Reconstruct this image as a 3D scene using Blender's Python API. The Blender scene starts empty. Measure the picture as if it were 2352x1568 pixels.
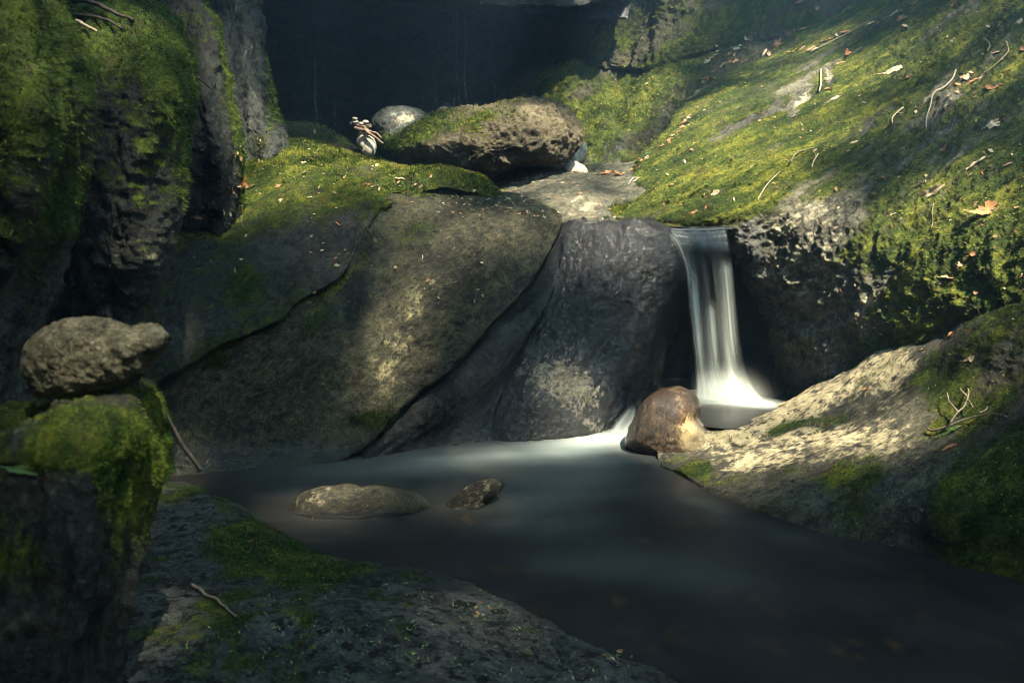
import bpy, bmesh, math
import numpy as np
from mathutils import Vector, Matrix

scene = bpy.context.scene
COL = scene.collection
rng = np.random.default_rng(7)

# ------------------------------------------------------------------ camera
PITCH = math.radians(9.38)
CAM = np.array([0.0, 0.0, 1.18])
FP = 1568.0
FWD = np.array([0.0, math.cos(PITCH), -math.sin(PITCH)])
UPV = np.array([0.0, math.sin(PITCH), math.cos(PITCH)])
RGT = np.array([1.0, 0.0, 0.0])


def ray(x, y):
    x = np.asarray(x, float); y = np.asarray(y, float)
    return FWD + RGT * ((x - 1176.0) / FP)[..., None] + UPV * ((784.0 - y) / FP)[..., None]


def P(x, y, Y):
    """world point seen at (x, y) of the 2352-wide photograph, Y metres in front of the tripod"""
    r = ray(x, y)
    return CAM + r * (np.asarray(Y, float) / r[..., 1])[..., None]


def Pz(x, y, z):
    r = ray(x, y)
    return CAM + r * ((z - CAM[2]) / r[..., 2])[..., None]


cd = bpy.data.cameras.new("camera")
cam = bpy.data.objects.new("camera", cd)
COL.objects.link(cam)
cam.location = CAM
cam.rotation_euler = (math.pi / 2 - PITCH, 0, 0)
cd.lens = 24; cd.sensor_width = 36; cd.clip_start = 0.05; cd.clip_end = 400
cd.dof.use_dof = True; cd.dof.focus_distance = 4.3; cd.dof.aperture_fstop = 4.0
scene.camera = cam

# ------------------------------------------------------------------ noise
_perm = np.random.default_rng(3).permutation(256).astype(np.int32)
_perm = np.concatenate([_perm, _perm, _perm])
_g = np.random.default_rng(4).normal(size=(256, 3)).astype(np.float32)
_g /= np.linalg.norm(_g, axis=1)[:, None]


def perlin(p):
    p = np.asarray(p, np.float32)
    i = np.floor(p).astype(np.int32); f = p - i
    u = f * f * f * (f * (f * 6 - 15) + 10)
    i &= 255
    res = 0
    for dx in (0, 1):
        a = _perm[i[:, 0] + dx]
        wx = u[:, 0] if dx else 1 - u[:, 0]
        for dy in (0, 1):
            b = _perm[a + i[:, 1] + dy]
            wy = u[:, 1] if dy else 1 - u[:, 1]
            for dz in (0, 1):
                h = _perm[b + i[:, 2] + dz] & 255
                wz = u[:, 2] if dz else 1 - u[:, 2]
                g = _g[h]
                d = g[:, 0] * (f[:, 0] - dx) + g[:, 1] * (f[:, 1] - dy) + g[:, 2] * (f[:, 2] - dz)
                res = res + wx * wy * wz * d
    return res * 1.5


def fbm(p, scale, octv=4, kind="fbm", seed=0, aniso=None, gain=0.5):
    """scale = size of the largest features in metres; aniso = (direction, stretch)"""
    p = np.asarray(p, np.float32)
    if aniso is not None:
        d = np.asarray(aniso[0], np.float32); d = d / np.linalg.norm(d)
        p = p - np.outer(p @ d, d) * (1 - 1.0 / aniso[1])
    p = p / scale + np.float32(seed * 17.31 + 50.0)
    a, tot, s = 1.0, 0.0, 0.0
    for _ in range(octv):
        n = perlin(p)
        if kind == "ridge": n = 1 - 2 * np.abs(n)
        elif kind == "billow": n = 2 * np.abs(n) - 0.6
        s = s + a * n; tot += a
        a *= gain; p = p * 2.03 + 11.7
    return s / tot


def sstep(a, b, x):
    t = np.clip((x - a) / (b - a), 0, 1)
    return t * t * (3 - 2 * t)


def spline(t, pts, tq):
    """cubic Hermite through pts (K x D) at knots t, evaluated at tq"""
    t = np.asarray(t, float); pts = np.asarray(pts, float); tq = np.asarray(tq, float)
    K = len(t)
    if K == 2:
        w = ((tq - t[0]) / (t[1] - t[0])).reshape((-1,) + (1,) * (pts.ndim - 1))
        return pts[0] * (1 - w) + pts[1] * w
    sh = (-1,) + (1,) * (pts.ndim - 1)
    dt = np.diff(t).reshape(sh)
    sl = np.diff(pts, axis=0) / dt
    m = np.empty_like(pts)
    m[0] = sl[0]; m[-1] = sl[-1]
    m[1:-1] = (sl[:-1] * dt[1:] + sl[1:] * dt[:-1]) / (dt[1:] + dt[:-1])
    k = np.clip(np.searchsorted(t, tq, side="right") - 1, 0, K - 2)
    h = (t[k + 1] - t[k]); s = ((tq - t[k]) / h).reshape(sh); h = h.reshape(sh)
    s2 = s * s; s3 = s2 * s
    return ((2 * s3 - 3 * s2 + 1) * pts[k] + (s3 - 2 * s2 + s) * h * m[k]
            + (-2 * s3 + 3 * s2) * pts[k + 1] + (s3 - s2) * h * m[k + 1])


# ------------------------------------------------------------------ mesh helpers
def mesh_np(name, V, F, attrs=None, smooth=True):
    me = bpy.data.meshes.new(name)
    V = np.ascontiguousarray(V, np.float32); F = np.ascontiguousarray(F, np.int32)
    n, k = F.shape
    me.vertices.add(len(V)); me.vertices.foreach_set("co", V.ravel())
    me.loops.add(n * k); me.loops.foreach_set("vertex_index", F.ravel())
    me.polygons.add(n)
    me.polygons.foreach_set("loop_start", np.arange(0, n * k, k, dtype=np.int32))
    if smooth:
        me.polygons.foreach_set("use_smooth", np.ones(n, bool))
    me.update(calc_edges=True)
    me.validate()
    for an, av in (attrs or {}).items():
        at = me.attributes.new(an, "FLOAT", "POINT")
        at.data.foreach_set("value", np.ascontiguousarray(av, np.float32))
    return me


def tag(o, label, cat, group=None, kind=None):
    if label: o["label"] = label
    if cat: o["category"] = cat
    if group: o["group"] = group
    if kind: o["kind"] = kind
    return o


def link(name, me, mat, loc=None, parent=None):
    o = bpy.data.objects.new(name, me)
    COL.objects.link(o)
    if mat is not None: me.materials.append(mat)
    if loc is not None: o.location = loc
    if parent is not None: o.parent = parent
    return o


def grid_faces(nv, nu):
    a = np.arange(nv * nu).reshape(nv, nu)
    return np.stack([a[:-1, :-1], a[1:, :-1], a[1:, 1:], a[:-1, 1:]], -1).reshape(-1, 4)


def grid_normals(W):
    du = np.gradient(W, axis=1); dv = np.gradient(W, axis=0)
    n = np.cross(dv, du)
    n /= np.linalg.norm(n, axis=2)[..., None] + 1e-9
    return n


def blobs(px, py, lst):
    """soft ellipses (x, y, rx, ry, angle_deg, strength): where a growth or stain lies on the rock face"""
    s = np.zeros_like(px)
    for x, y, rx, ry, an, st in lst:
        c, sn = math.cos(math.radians(an)), math.sin(math.radians(an))
        u = ((px - x) * c + (py - y) * sn) / rx
        v = (-(px - x) * sn + (py - y) * c) / ry
        s = s + st * np.exp(-(u * u + v * v) * 1.2)
    return s


def vnormals(V, F):
    a = V[F[:, 0]]
    n = np.cross(V[F[:, 1]] - a, V[F[:, 2]] - a)
    if F.shape[1] == 4:
        n = np.cross(V[F[:, 2]] - a, V[F[:, 3]] - V[F[:, 1]])
    out = np.zeros_like(V)
    for k in range(F.shape[1]):
        for c in range(3):
            out[:, c] += np.bincount(F[:, k], n[:, c], len(V))
    out /= np.linalg.norm(out, axis=1)[:, None] + 1e-9
    return out


def grow_moss(parent, V, F, N, mask, count, length, width, mat, lean=(0, 0, 0), seed=1, up=0.55, streak=None):
    """short moss shoots over the part of a rock where moss grows; one mesh, a part of the rock"""
    r = np.random.default_rng(seed)
    if F.shape[1] == 4:
        T = np.concatenate([F[:, [0, 1, 2]], F[:, [0, 2, 3]]])
    else:
        T = F
    a, b, c = V[T[:, 0]], V[T[:, 1]], V[T[:, 2]]
    area = np.linalg.norm(np.cross(b - a, c - a), axis=1)
    w = area * np.clip(mask[T].mean(1) - 0.35, 0, 1)
    cen = (a + b + c) / 3
    dist = np.linalg.norm(cen + np.array(parent.location) - CAM, axis=1)
    w = w / dist
    if w.sum() <= 0: return None
    k = r.choice(len(T), count, p=w / w.sum())
    u1, u2 = r.random(count), r.random(count)
    fl = u1 + u2 > 1; u1[fl] = 1 - u1[fl]; u2[fl] = 1 - u2[fl]
    p = a[k] + (b[k] - a[k]) * u1[:, None] + (c[k] - a[k]) * u2[:, None]
    n = N[T[k, 0]]
    d = n * up + r.normal(size=(count, 3)) * 0.45 + np.array(lean)
    d /= np.linalg.norm(d, axis=1)[:, None]
    t = np.cross(d, r.normal(size=(count, 3))); t /= np.linalg.norm(t, axis=1)[:, None]
    L = length * (0.5 + r.random(count) ** 2 * 1.2)
    wd = width * (0.6 + 0.8 * r.random(count))
    base = p - n * length * 0.2
    VV = np.stack([base - t * wd[:, None] / 2, base + t * wd[:, None] / 2, base + d * L[:, None]], 1).reshape(-1, 3)
    FF = np.arange(count * 3).reshape(-1, 3)
    tint = np.repeat(np.clip(0.48 + 0.75 * fbm(p, 0.35, 2, seed=seed) + 0.85 * fbm(p, 0.055, 2, seed=seed + 1, aniso=streak) + r.normal(size=count) * 0.16, 0, 1), 3)
    me = mesh_np("moss", VV, FF, {"tint": tint}, smooth=False)
    o = link("moss", me, mat, parent=parent)
    o["kind"] = "stuff"
    return o


# ------------------------------------------------------------------ materials
def nt(name):
    m = bpy.data.materials.new(name); m.use_nodes = True
    t = m.node_tree; t.nodes.clear()
    return m, t


class NB:
    def __init__(s, t): s.t = t
    def n(s, typ, **kw):
        nd = s.t.nodes.new(typ)
        for k, v in kw.items(): setattr(nd, k, v)
        return nd
    def put(s, sock, v):
        if hasattr(v, "links"): s.t.links.new(v, sock)
        else: sock.default_value = v
    def noise(s, vec, scale, detail=4, rough=0.55, dist=0.0):
        nd = s.n("ShaderNodeTexNoise")
        s.put(nd.inputs["Vector"], vec)
        nd.inputs["Scale"].default_value = scale; nd.inputs["Detail"].default_value = detail
        nd.inputs["Roughness"].default_value = rough; nd.inputs["Distortion"].default_value = dist
        return nd.outputs["Fac"]
    def math(s, op, a, b=0.0, c=None, clamp=False):
        nd = s.n("ShaderNodeMath", operation=op); nd.use_clamp = clamp
        s.put(nd.inputs[0], a); s.put(nd.inputs[1], b)
        if c is not None: s.put(nd.inputs[2], c)
        return nd.outputs[0]
    def step(s, v, a, b, smooth=True):
        nd = s.n("ShaderNodeMapRange"); nd.interpolation_type = "SMOOTHSTEP" if smooth else "LINEAR"
        s.put(nd.inputs[0], v); nd.inputs[1].default_value = a; nd.inputs[2].default_value = b
        return nd.outputs[0]
    def ramp(s, fac, stops):
        nd = s.n("ShaderNodeValToRGB")
        cr = nd.color_ramp
        while len(cr.elements) < len(stops): cr.elements.new(0.5)
        for e, (p, c) in zip(cr.elements, stops):
            e.position = p; e.color = (*c, 1)
        s.put(nd.inputs[0], fac)
        return nd.outputs[0]
    def mix(s, f, a, b, mode="MIX"):
        nd = s.n("ShaderNodeMix", data_type="RGBA", blend_type=mode)
        s.put(nd.inputs[0], f)
        for sock, v in ((nd.inputs[6], a), (nd.inputs[7], b)):
            if hasattr(v, "links"): s.t.links.new(v, sock)
            else: sock.default_value = (*v, 1)
        return nd.outputs[2]
    def fmix(s, f, a, b):
        nd = s.n("ShaderNodeMix", data_type="FLOAT")
        s.put(nd.inputs[0], f); s.put(nd.inputs[2], a); s.put(nd.inputs[3], b)
        return nd.outputs[0]
    def attr(s, name):
        return s.n("ShaderNodeAttribute", attribute_name=name).outputs["Fac"]
    def bump(s, h, strength, dist, normal=None):
        nd = s.n("ShaderNodeBump")
        nd.inputs["Strength"].default_value = strength; nd.inputs["Distance"].default_value = dist
        s.put(nd.inputs["Height"], h)
        if normal is not None: s.put(nd.inputs["Normal"], normal)
        return nd.outputs[0]


def aligned(b, direction, stretch):
    tc = b.n("ShaderNodeTexCoord").outputs["Object"]
    q = Vector(direction).normalized().rotation_difference(Vector((0, 0, 1)))
    m1 = b.n("ShaderNodeMapping"); m1.inputs["Rotation"].default_value = q.to_euler()
    b.put(m1.inputs["Vector"], tc)
    m2 = b.n("ShaderNodeMapping"); m2.inputs["Scale"].default_value = (1, 1, 1.0 / stretch)
    b.put(m2.inputs["Vector"], m1.outputs[0])
    return tc, m2.outputs[0]


MOSS_D = (0.016, 0.030, 0.006)
MOSS_M = (0.062, 0.088, 0.010)
MOSS_L = (0.20, 0.20, 0.022)


def rock_mat(name, dark, mid, light, strata=((-0.6, -0.2, -0.7), 4.0), scale=1.0, lichen=(0.25, 0.27, 0.17),
             lich=0.25, bump=1.0, mossL=MOSS_L, wetrough=0.2, pits=0.0, pit_t=0.60, pale=(0.42, 0.37, 0.24), stain=(0.10, 0.045, 0.015)):
    m, t = nt(name); b = NB(t)
    tc, al = aligned(b, *strata)
    n1 = b.noise(al, 3.5 * scale, 6, 0.6)
    n2 = b.noise(tc, 14 * scale, 8, 0.65)
    n3 = b.noise(al, 48 * scale, 5, 0.7)
    n4 = b.noise(tc, 110 * scale, 4, 0.7)
    f = b.math("ADD", b.math("MULTIPLY", n1, 0.30), b.math("MULTIPLY", n2, 0.25))
    f = b.math("ADD", f, b.math("MULTIPLY", n3, 0.30))
    f = b.math("ADD", f, b.math("MULTIPLY", n4, 0.27))
    col = b.ramp(f, [(0.475, dark), (0.55, mid), (0.645, light)])
    # pale weathered rock, brown iron stain
    pa = b.math("ADD", b.attr("pale"), b.math("MULTIPLY", b.math("SUBTRACT", n2, 0.5), 1.6))
    pa = b.math("ADD", pa, b.math("MULTIPLY", b.math("SUBTRACT", n3, 0.5), 1.0))
    palef = b.step(pa, 0.35, 0.75)
    pcol = b.ramp(f, [(0.45, tuple(c * 0.28 for c in pale)), (0.53, pale), (0.65, tuple(min(0.7, c * 1.3) for c in pale))])
    col = b.mix(palef, col, pcol)
    st = b.step(b.math("ADD", b.attr("stain"), b.math("MULTIPLY", b.math("SUBTRACT", n1, 0.5), 1.0)), 0.35, 0.8)
    col = b.mix(b.math("MULTIPLY", st, 0.85), col, b.ramp(n2, [(0.35, tuple(c * 0.35 for c in stain)), (0.65, stain)]))
    # lichen crusts
    ln = b.noise(tc, 9 * scale, 7, 0.7)
    lf = b.math("MULTIPLY", b.step(ln, 0.60, 0.68), lich)
    col = b.mix(lf, col, lichen)
    # dark pits / black algae dots
    if pits > 0:
        pn = b.noise(tc, 22 * scale, 4, 0.6)
        col = b.mix(b.math("MULTIPLY", b.step(pn, pit_t, pit_t + 0.06), pits), col, (0.012, 0.013, 0.011))
    # wet
    wet = b.attr("wet")
    wn = b.math("ADD", wet, b.math("MULTIPLY", b.math("SUBTRACT", n1, 0.5), 0.7))
    wetf = b.step(wn, 0.3, 0.7)
    col = b.mix(wetf, col, b.mix(1.0, col, (0.42, 0.43, 0.45), "MULTIPLY"))
    # moss skin
    ma = b.math("ADD", b.attr("moss"), b.math("MULTIPLY", b.math("SUBTRACT", n3, 0.5), 1.1))
    ma = b.math("ADD", ma, b.math("MULTIPLY", b.math("SUBTRACT", n2, 0.5), 0.7))
    mossf = b.step(ma, 0.38, 0.62)
    mn = b.noise(al, 5.0, 5, 0.6)
    mn2 = b.noise(tc, 85, 4, 0.7)
    mn3 = b.noise(al, 22, 4, 0.65)
    mc = b.ramp(b.math("ADD", b.math("ADD", b.math("MULTIPLY", mn, 0.35), b.math("MULTIPLY", mn2, 0.30)), b.math("MULTIPLY", mn3, 0.36)),
                [(0.42, MOSS_D), (0.51, MOSS_M), (0.61, mossL)])
    mc = b.mix(b.math("MULTIPLY", b.step(b.noise(al, 15, 5, 0.6), 0.54, 0.66), 0.55), mc, (0.085, 0.070, 0.028))
    col = b.mix(mossf, col, mc)
    rough = b.fmix(wetf, 0.72, b.fmix(n4, wetrough * 0.5, wetrough * 1.6))
    rough = b.fmix(mossf, rough, 0.9)
    h = b.math("ADD", b.math("MULTIPLY", n2, 0.5), b.math("MULTIPLY", n3, 0.5))
    hm = b.math("ADD", b.math("MULTIPLY", mn2, 0.8), b.math("MULTIPLY", mn3, 1.2))
    hh = b.fmix(mossf, h, hm)
    nb = b.bump(hh, 1.0, 0.06 * bump)
    nb = b.bump(n4, 1.0, 0.012 * bump, nb)
    bs = b.n("ShaderNodeBsdfPrincipled")
    b.put(bs.inputs["Base Color"], col); b.put(bs.inputs["Roughness"], rough); b.put(bs.inputs["Normal"], nb)
    b.put(bs.inputs["Specular IOR Level"], b.fmix(wetf, 0.25, b.fmix(mossf, 0.75, 0.25)))
    # a film of water on wet rock
    b.put(bs.inputs["Coat Weight"], b.math("MULTIPLY", wetf, b.math("SUBTRACT", 1.0, mossf)))
    bs.inputs["Coat Roughness"].default_value = 0.07; bs.inputs["Coat IOR"].default_value = 1.33
    b.put(bs.inputs["Coat Normal"], b.bump(b.math("ADD", b.noise(tc, 55, 4, 0.6), b.math("MULTIPLY", n2, 0.6)), 1.0, 0.035))
    out = b.n("ShaderNodeOutputMaterial")
    t.links.new(bs.outputs[0], out.inputs[0])
    return m


def leafy_mat(name, stops, attr="tint", trans=0.35, rough=0.8):
    m, t = nt(name); b = NB(t)
    if attr == "tint": fac = b.attr("tint")
    else:
        tc = b.n("ShaderNodeTexCoord").outputs["Object"]
        oi = b.n("ShaderNodeObjectInfo").outputs["Random"]
        fac = b.math("ADD", b.math("MULTIPLY", b.noise(tc, 40, 4), 0.5), b.math("MULTIPLY", oi, 0.5))
    col = b.ramp(fac, stops)
    d = b.n("ShaderNodeBsdfPrincipled"); b.put(d.inputs["Base Color"], col); d.inputs["Roughness"].default_value = rough
    d.inputs["Specular IOR Level"].default_value = 0.25
    tr = b.n("ShaderNodeBsdfTranslucent"); b.put(tr.inputs["Color"], col)
    mx = b.n("ShaderNodeMixShader"); mx.inputs[0].default_value = trans
    t.links.new(d.outputs[0], mx.inputs[1]); t.links.new(tr.outputs[0], mx.inputs[2])
    out = b.n("ShaderNodeOutputMaterial"); t.links.new(mx.outputs[0], out.inputs[0])
    return m


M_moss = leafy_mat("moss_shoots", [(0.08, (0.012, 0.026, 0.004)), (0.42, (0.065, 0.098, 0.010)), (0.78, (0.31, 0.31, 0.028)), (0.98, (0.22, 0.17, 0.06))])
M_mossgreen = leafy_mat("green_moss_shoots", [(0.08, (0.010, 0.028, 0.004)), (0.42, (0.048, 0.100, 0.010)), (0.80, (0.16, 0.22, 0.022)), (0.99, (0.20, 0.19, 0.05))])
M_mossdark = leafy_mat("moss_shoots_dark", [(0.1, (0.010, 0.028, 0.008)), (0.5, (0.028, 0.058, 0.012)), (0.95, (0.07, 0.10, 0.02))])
M_deadleaf = leafy_mat("dead_leaf", [(0.2, (0.10, 0.050, 0.024)), (0.5, (0.26, 0.14, 0.07)), (0.8, (0.42, 0.29, 0.17))], attr="o", trans=0.2, rough=0.6)
M_paleleaf = leafy_mat("pale_dead_leaf", [(0.2, (0.30, 0.22, 0.13)), (0.8, (0.52, 0.42, 0.28))], attr="o", trans=0.2, rough=0.6)
M_orangeleaf = leafy_mat("orange_dead_leaf", [(0.2, (0.22, 0.085, 0.03)), (0.8, (0.42, 0.2, 0.08))], attr="o", trans=0.2, rough=0.55)
M_greenleaf = leafy_mat("green_leaf", [(0.2, (0.04, 0.085, 0.025)), (0.8, (0.09, 0.16, 0.045))], attr="o", trans=0.3, rough=0.4)
M_needle = leafy_mat("needle", [(0.0, (0.06, 0.22, 0.05)), (0.5, (0.20, 0.42, 0.08)), (0.75, (0.45, 0.42, 0.14)), (1.0, (0.42, 0.25, 0.12))], trans=0.3, rough=0.5)
M_litter = leafy_mat("leaf_crumbs", [(0.0, (0.10, 0.055, 0.028)), (0.4, (0.30, 0.17, 0.085)), (1.0, (0.50, 0.40, 0.25))], trans=0.15, rough=0.7)
M_canopy = leafy_mat("canopy_leaf", [(0.0, (0.02, 0.05, 0.01)), (1.0, (0.06, 0.11, 0.02))], trans=0.25, rough=0.5)


def wood_mat(name, c0, c1, sc=30):
    m, t = nt(name); b = NB(t)
    tc = b.n("ShaderNodeTexCoord").outputs["Object"]
    n = b.noise(tc, sc, 6, 0.65)
    col = b.ramp(n, [(0.35, c0), (0.65, c1)])
    bs = b.n("ShaderNodeBsdfPrincipled"); b.put(bs.inputs["Base Color"], col); bs.inputs["Roughness"].default_value = 0.8
    b.put(bs.inputs["Normal"], b.bump(b.noise(tc, sc * 3, 4), 0.6, 0.004))
    out = b.n("ShaderNodeOutputMaterial"); t.links.new(bs.outputs[0], out.inputs[0])
    return m


M_twig = wood_mat("twig_bark", (0.09, 0.065, 0.045), (0.22, 0.17, 0.12), 60)
M_twigpale = wood_mat("pale_twig", (0.22, 0.17, 0.11), (0.40, 0.33, 0.22), 60)
M_drift = wood_mat("driftwood", (0.06, 0.04, 0.028), (0.24, 0.15, 0.09), 40)
M_darkwood = wood_mat("wet_dark_wood", (0.015, 0.012, 0.010), (0.06, 0.045, 0.035), 40)
M_bark = wood_mat("tree_bark", (0.05, 0.04, 0.03), (0.14, 0.11, 0.085), 12)

LEFTDIR = (-0.22, -0.15, -1.0)
SLABDIR = (-0.62, -0.25, -0.72)
SLOPEDIR = (-0.80, -0.30, -0.42)
R_left = rock_mat("mossy_schist", (0.018, 0.019, 0.018), (0.055, 0.056, 0.045), (0.13, 0.125, 0.095), (LEFTDIR, 4.0), 1.0, lich=0.5, mossL=(0.13, 0.175, 0.02))
R_pillar = rock_mat("shade_toned_pillar_rock", (0.008, 0.009, 0.008), (0.026, 0.027, 0.021), (0.07, 0.068, 0.05), (LEFTDIR, 4.0), 1.2, lich=0.3)  # left wall's rock with the pillar's shade put into its colour
R_lichen = rock_mat("lichen_schist", (0.014, 0.015, 0.014), (0.045, 0.048, 0.042), (0.13, 0.135, 0.115), (LEFTDIR, 6), 1.2, lichen=(0.22, 0.30, 0.22), lich=0.8)
R_slab = rock_mat("olive_slab", (0.013, 0.013, 0.010), (0.050, 0.046, 0.027), (0.135, 0.118, 0.062), (SLABDIR, 3.0), 1.0, lich=0.25, pits=0.85, lichen=(0.17, 0.20, 0.07), pale=(0.34, 0.29, 0.15), stain=(0.020, 0.022, 0.016))
R_darkslab = rock_mat("dark_slab", (0.016, 0.016, 0.015), (0.045, 0.044, 0.036), (0.10, 0.095, 0.07), (SLABDIR, 3.0), 1.2, lich=0.15, pits=0.5)
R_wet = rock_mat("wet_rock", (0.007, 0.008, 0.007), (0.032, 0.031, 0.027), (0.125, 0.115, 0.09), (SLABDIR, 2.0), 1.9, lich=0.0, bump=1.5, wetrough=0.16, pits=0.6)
R_slope = rock_mat("slope_rock", (0.025, 0.026, 0.020), (0.095, 0.088, 0.06), (0.24, 0.215, 0.14), (SLOPEDIR, 4.5), 1.0, lich=0.35, lichen=(0.28, 0.29, 0.2), mossL=(0.26, 0.25, 0.028))
R_back = rock_mat("back_rock", (0.02, 0.02, 0.014), (0.075, 0.066, 0.038), (0.18, 0.155, 0.09), ((-0.5, -0.2, -0.8), 2.5), 0.8, lich=0.2, bump=1.3)
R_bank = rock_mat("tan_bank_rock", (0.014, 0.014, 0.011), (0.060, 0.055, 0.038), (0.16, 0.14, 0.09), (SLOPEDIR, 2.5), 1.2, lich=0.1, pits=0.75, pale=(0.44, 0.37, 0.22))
R_fore = rock_mat("dark_fore_rock", (0.014, 0.015, 0.014), (0.062, 0.063, 0.058), (0.15, 0.148, 0.13), ((1, -0.6, 0), 1.5), 1.2, lich=0.12, pits=0.95, pit_t=0.535)
R_bould = rock_mat("brown_boulder", (0.026, 0.022, 0.013), (0.115, 0.094, 0.054), (0.27, 0.22, 0.13), ((1, 0, 0.25), 2.0), 1.1, lich=0.15, bump=1.7)
R_bal = rock_mat("mottled_stone", (0.028, 0.026, 0.018), (0.13, 0.115, 0.07), (0.36, 0.32, 0.2), ((1, 0, 0.2), 1.3), 2.0, lich=0.4, bump=1.5, lichen=(0.33, 0.31, 0.19))
R_brown = rock_mat("brown_wet_stone", (0.022, 0.011, 0.005), (0.14, 0.066, 0.022), (0.36, 0.22, 0.09), ((0.3, 0, 1), 2.0), 1.8, lich=0.0, bump=0.4, wetrough=0.22, pale=(0.44, 0.33, 0.16))
R_pool = rock_mat("pool_stone", (0.016, 0.015, 0.012), (0.06, 0.052, 0.036), (0.17, 0.145, 0.085), ((1, 0, 0.35), 3.0), 2.0, lich=0.1, bump=1.0)
R_pale = rock_mat("pale_stone", (0.16, 0.14, 0.11), (0.34, 0.30, 0.22), (0.50, 0.45, 0.34), ((1, 0, 0), 1.0), 3.0, lich=0.0, bump=0.12)
R_cave = rock_mat("cave_rock", (0.02, 0.02, 0.021), (0.16, 0.155, 0.155), (0.45, 0.43, 0.43), ((1, 0.25, -0.2), 5.0), 0.8, lich=0.0, bump=1.5, wetrough=0.3)  # pale layer tones carry painted wet glints and skylight on the ceiling
R_ground = rock_mat("ground_rock", (0.02, 0.02, 0.016), (0.06, 0.055, 0.04), (0.14, 0.13, 0.09), ((0, 0, 1), 1.0), 0.8)

# ------------------------------------------------------------------ rock builders
NOMASK = dict(moss=0.0, wet=0.0, pale=0.0, stain=0.0)


def resample_row(row, n):
    r = np.array(row, float)
    w = P(r[:, 0], r[:, 1], r[:, 2])
    ch = np.concatenate([[0], np.cumsum(np.linalg.norm(np.diff(r[:, :2], axis=0), axis=1) + 1e-6)])
    ch /= ch[-1]
    return spline(ch, r, np.linspace(0, 1, n))


def finish_rock(name, label, cat, W, N, F, px, py, mat, masks, disp, moss=None, group=None, grit=0.009):
    """displace, mask, link a rock; returns the object"""
    p = W.astype(np.float32)
    d = np.zeros(len(p), np.float32)
    for amp, sc, oc, kind, an, seed in disp:
        d += amp * fbm(p, sc, oc, kind, seed, an)
    d += grit * fbm(p, 0.045, 3, "ridge", 77) + grit * 1.4 * fbm(p, 0.13, 3, "fbm", 78)
    d -= d.mean()
    V = p + N * d[:, None]
    N2 = vnormals(V, F)
    flip = np.sign((N2 * N).sum(1).mean())
    N2 = N2 * flip
    if flip < 0: F = F[:, ::-1]
    at = {}
    if callable(masks): got = masks(px, py, V, N2)
    else: got = masks or {}
    for k, v in NOMASK.items():
        q = got.get(k, v)
        at[k] = np.clip(np.broadcast_to(np.asarray(q, np.float32), (len(V),)), 0, 1.2)
    loc = np.array([V[:, 0].mean(), V[:, 1].mean(), V[:, 2].min()])
    me = mesh_np(name, V - loc, F, at)
    o = link(name, me, mat, loc)
    tag(o, label, cat, group)
    if moss:
        m = at["moss"] + 0.9 * fbm(V, 0.10, 3, seed=5) * 0.6
        grow_moss(o, V - loc, F, N2, m, **moss)
    return o


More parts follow.
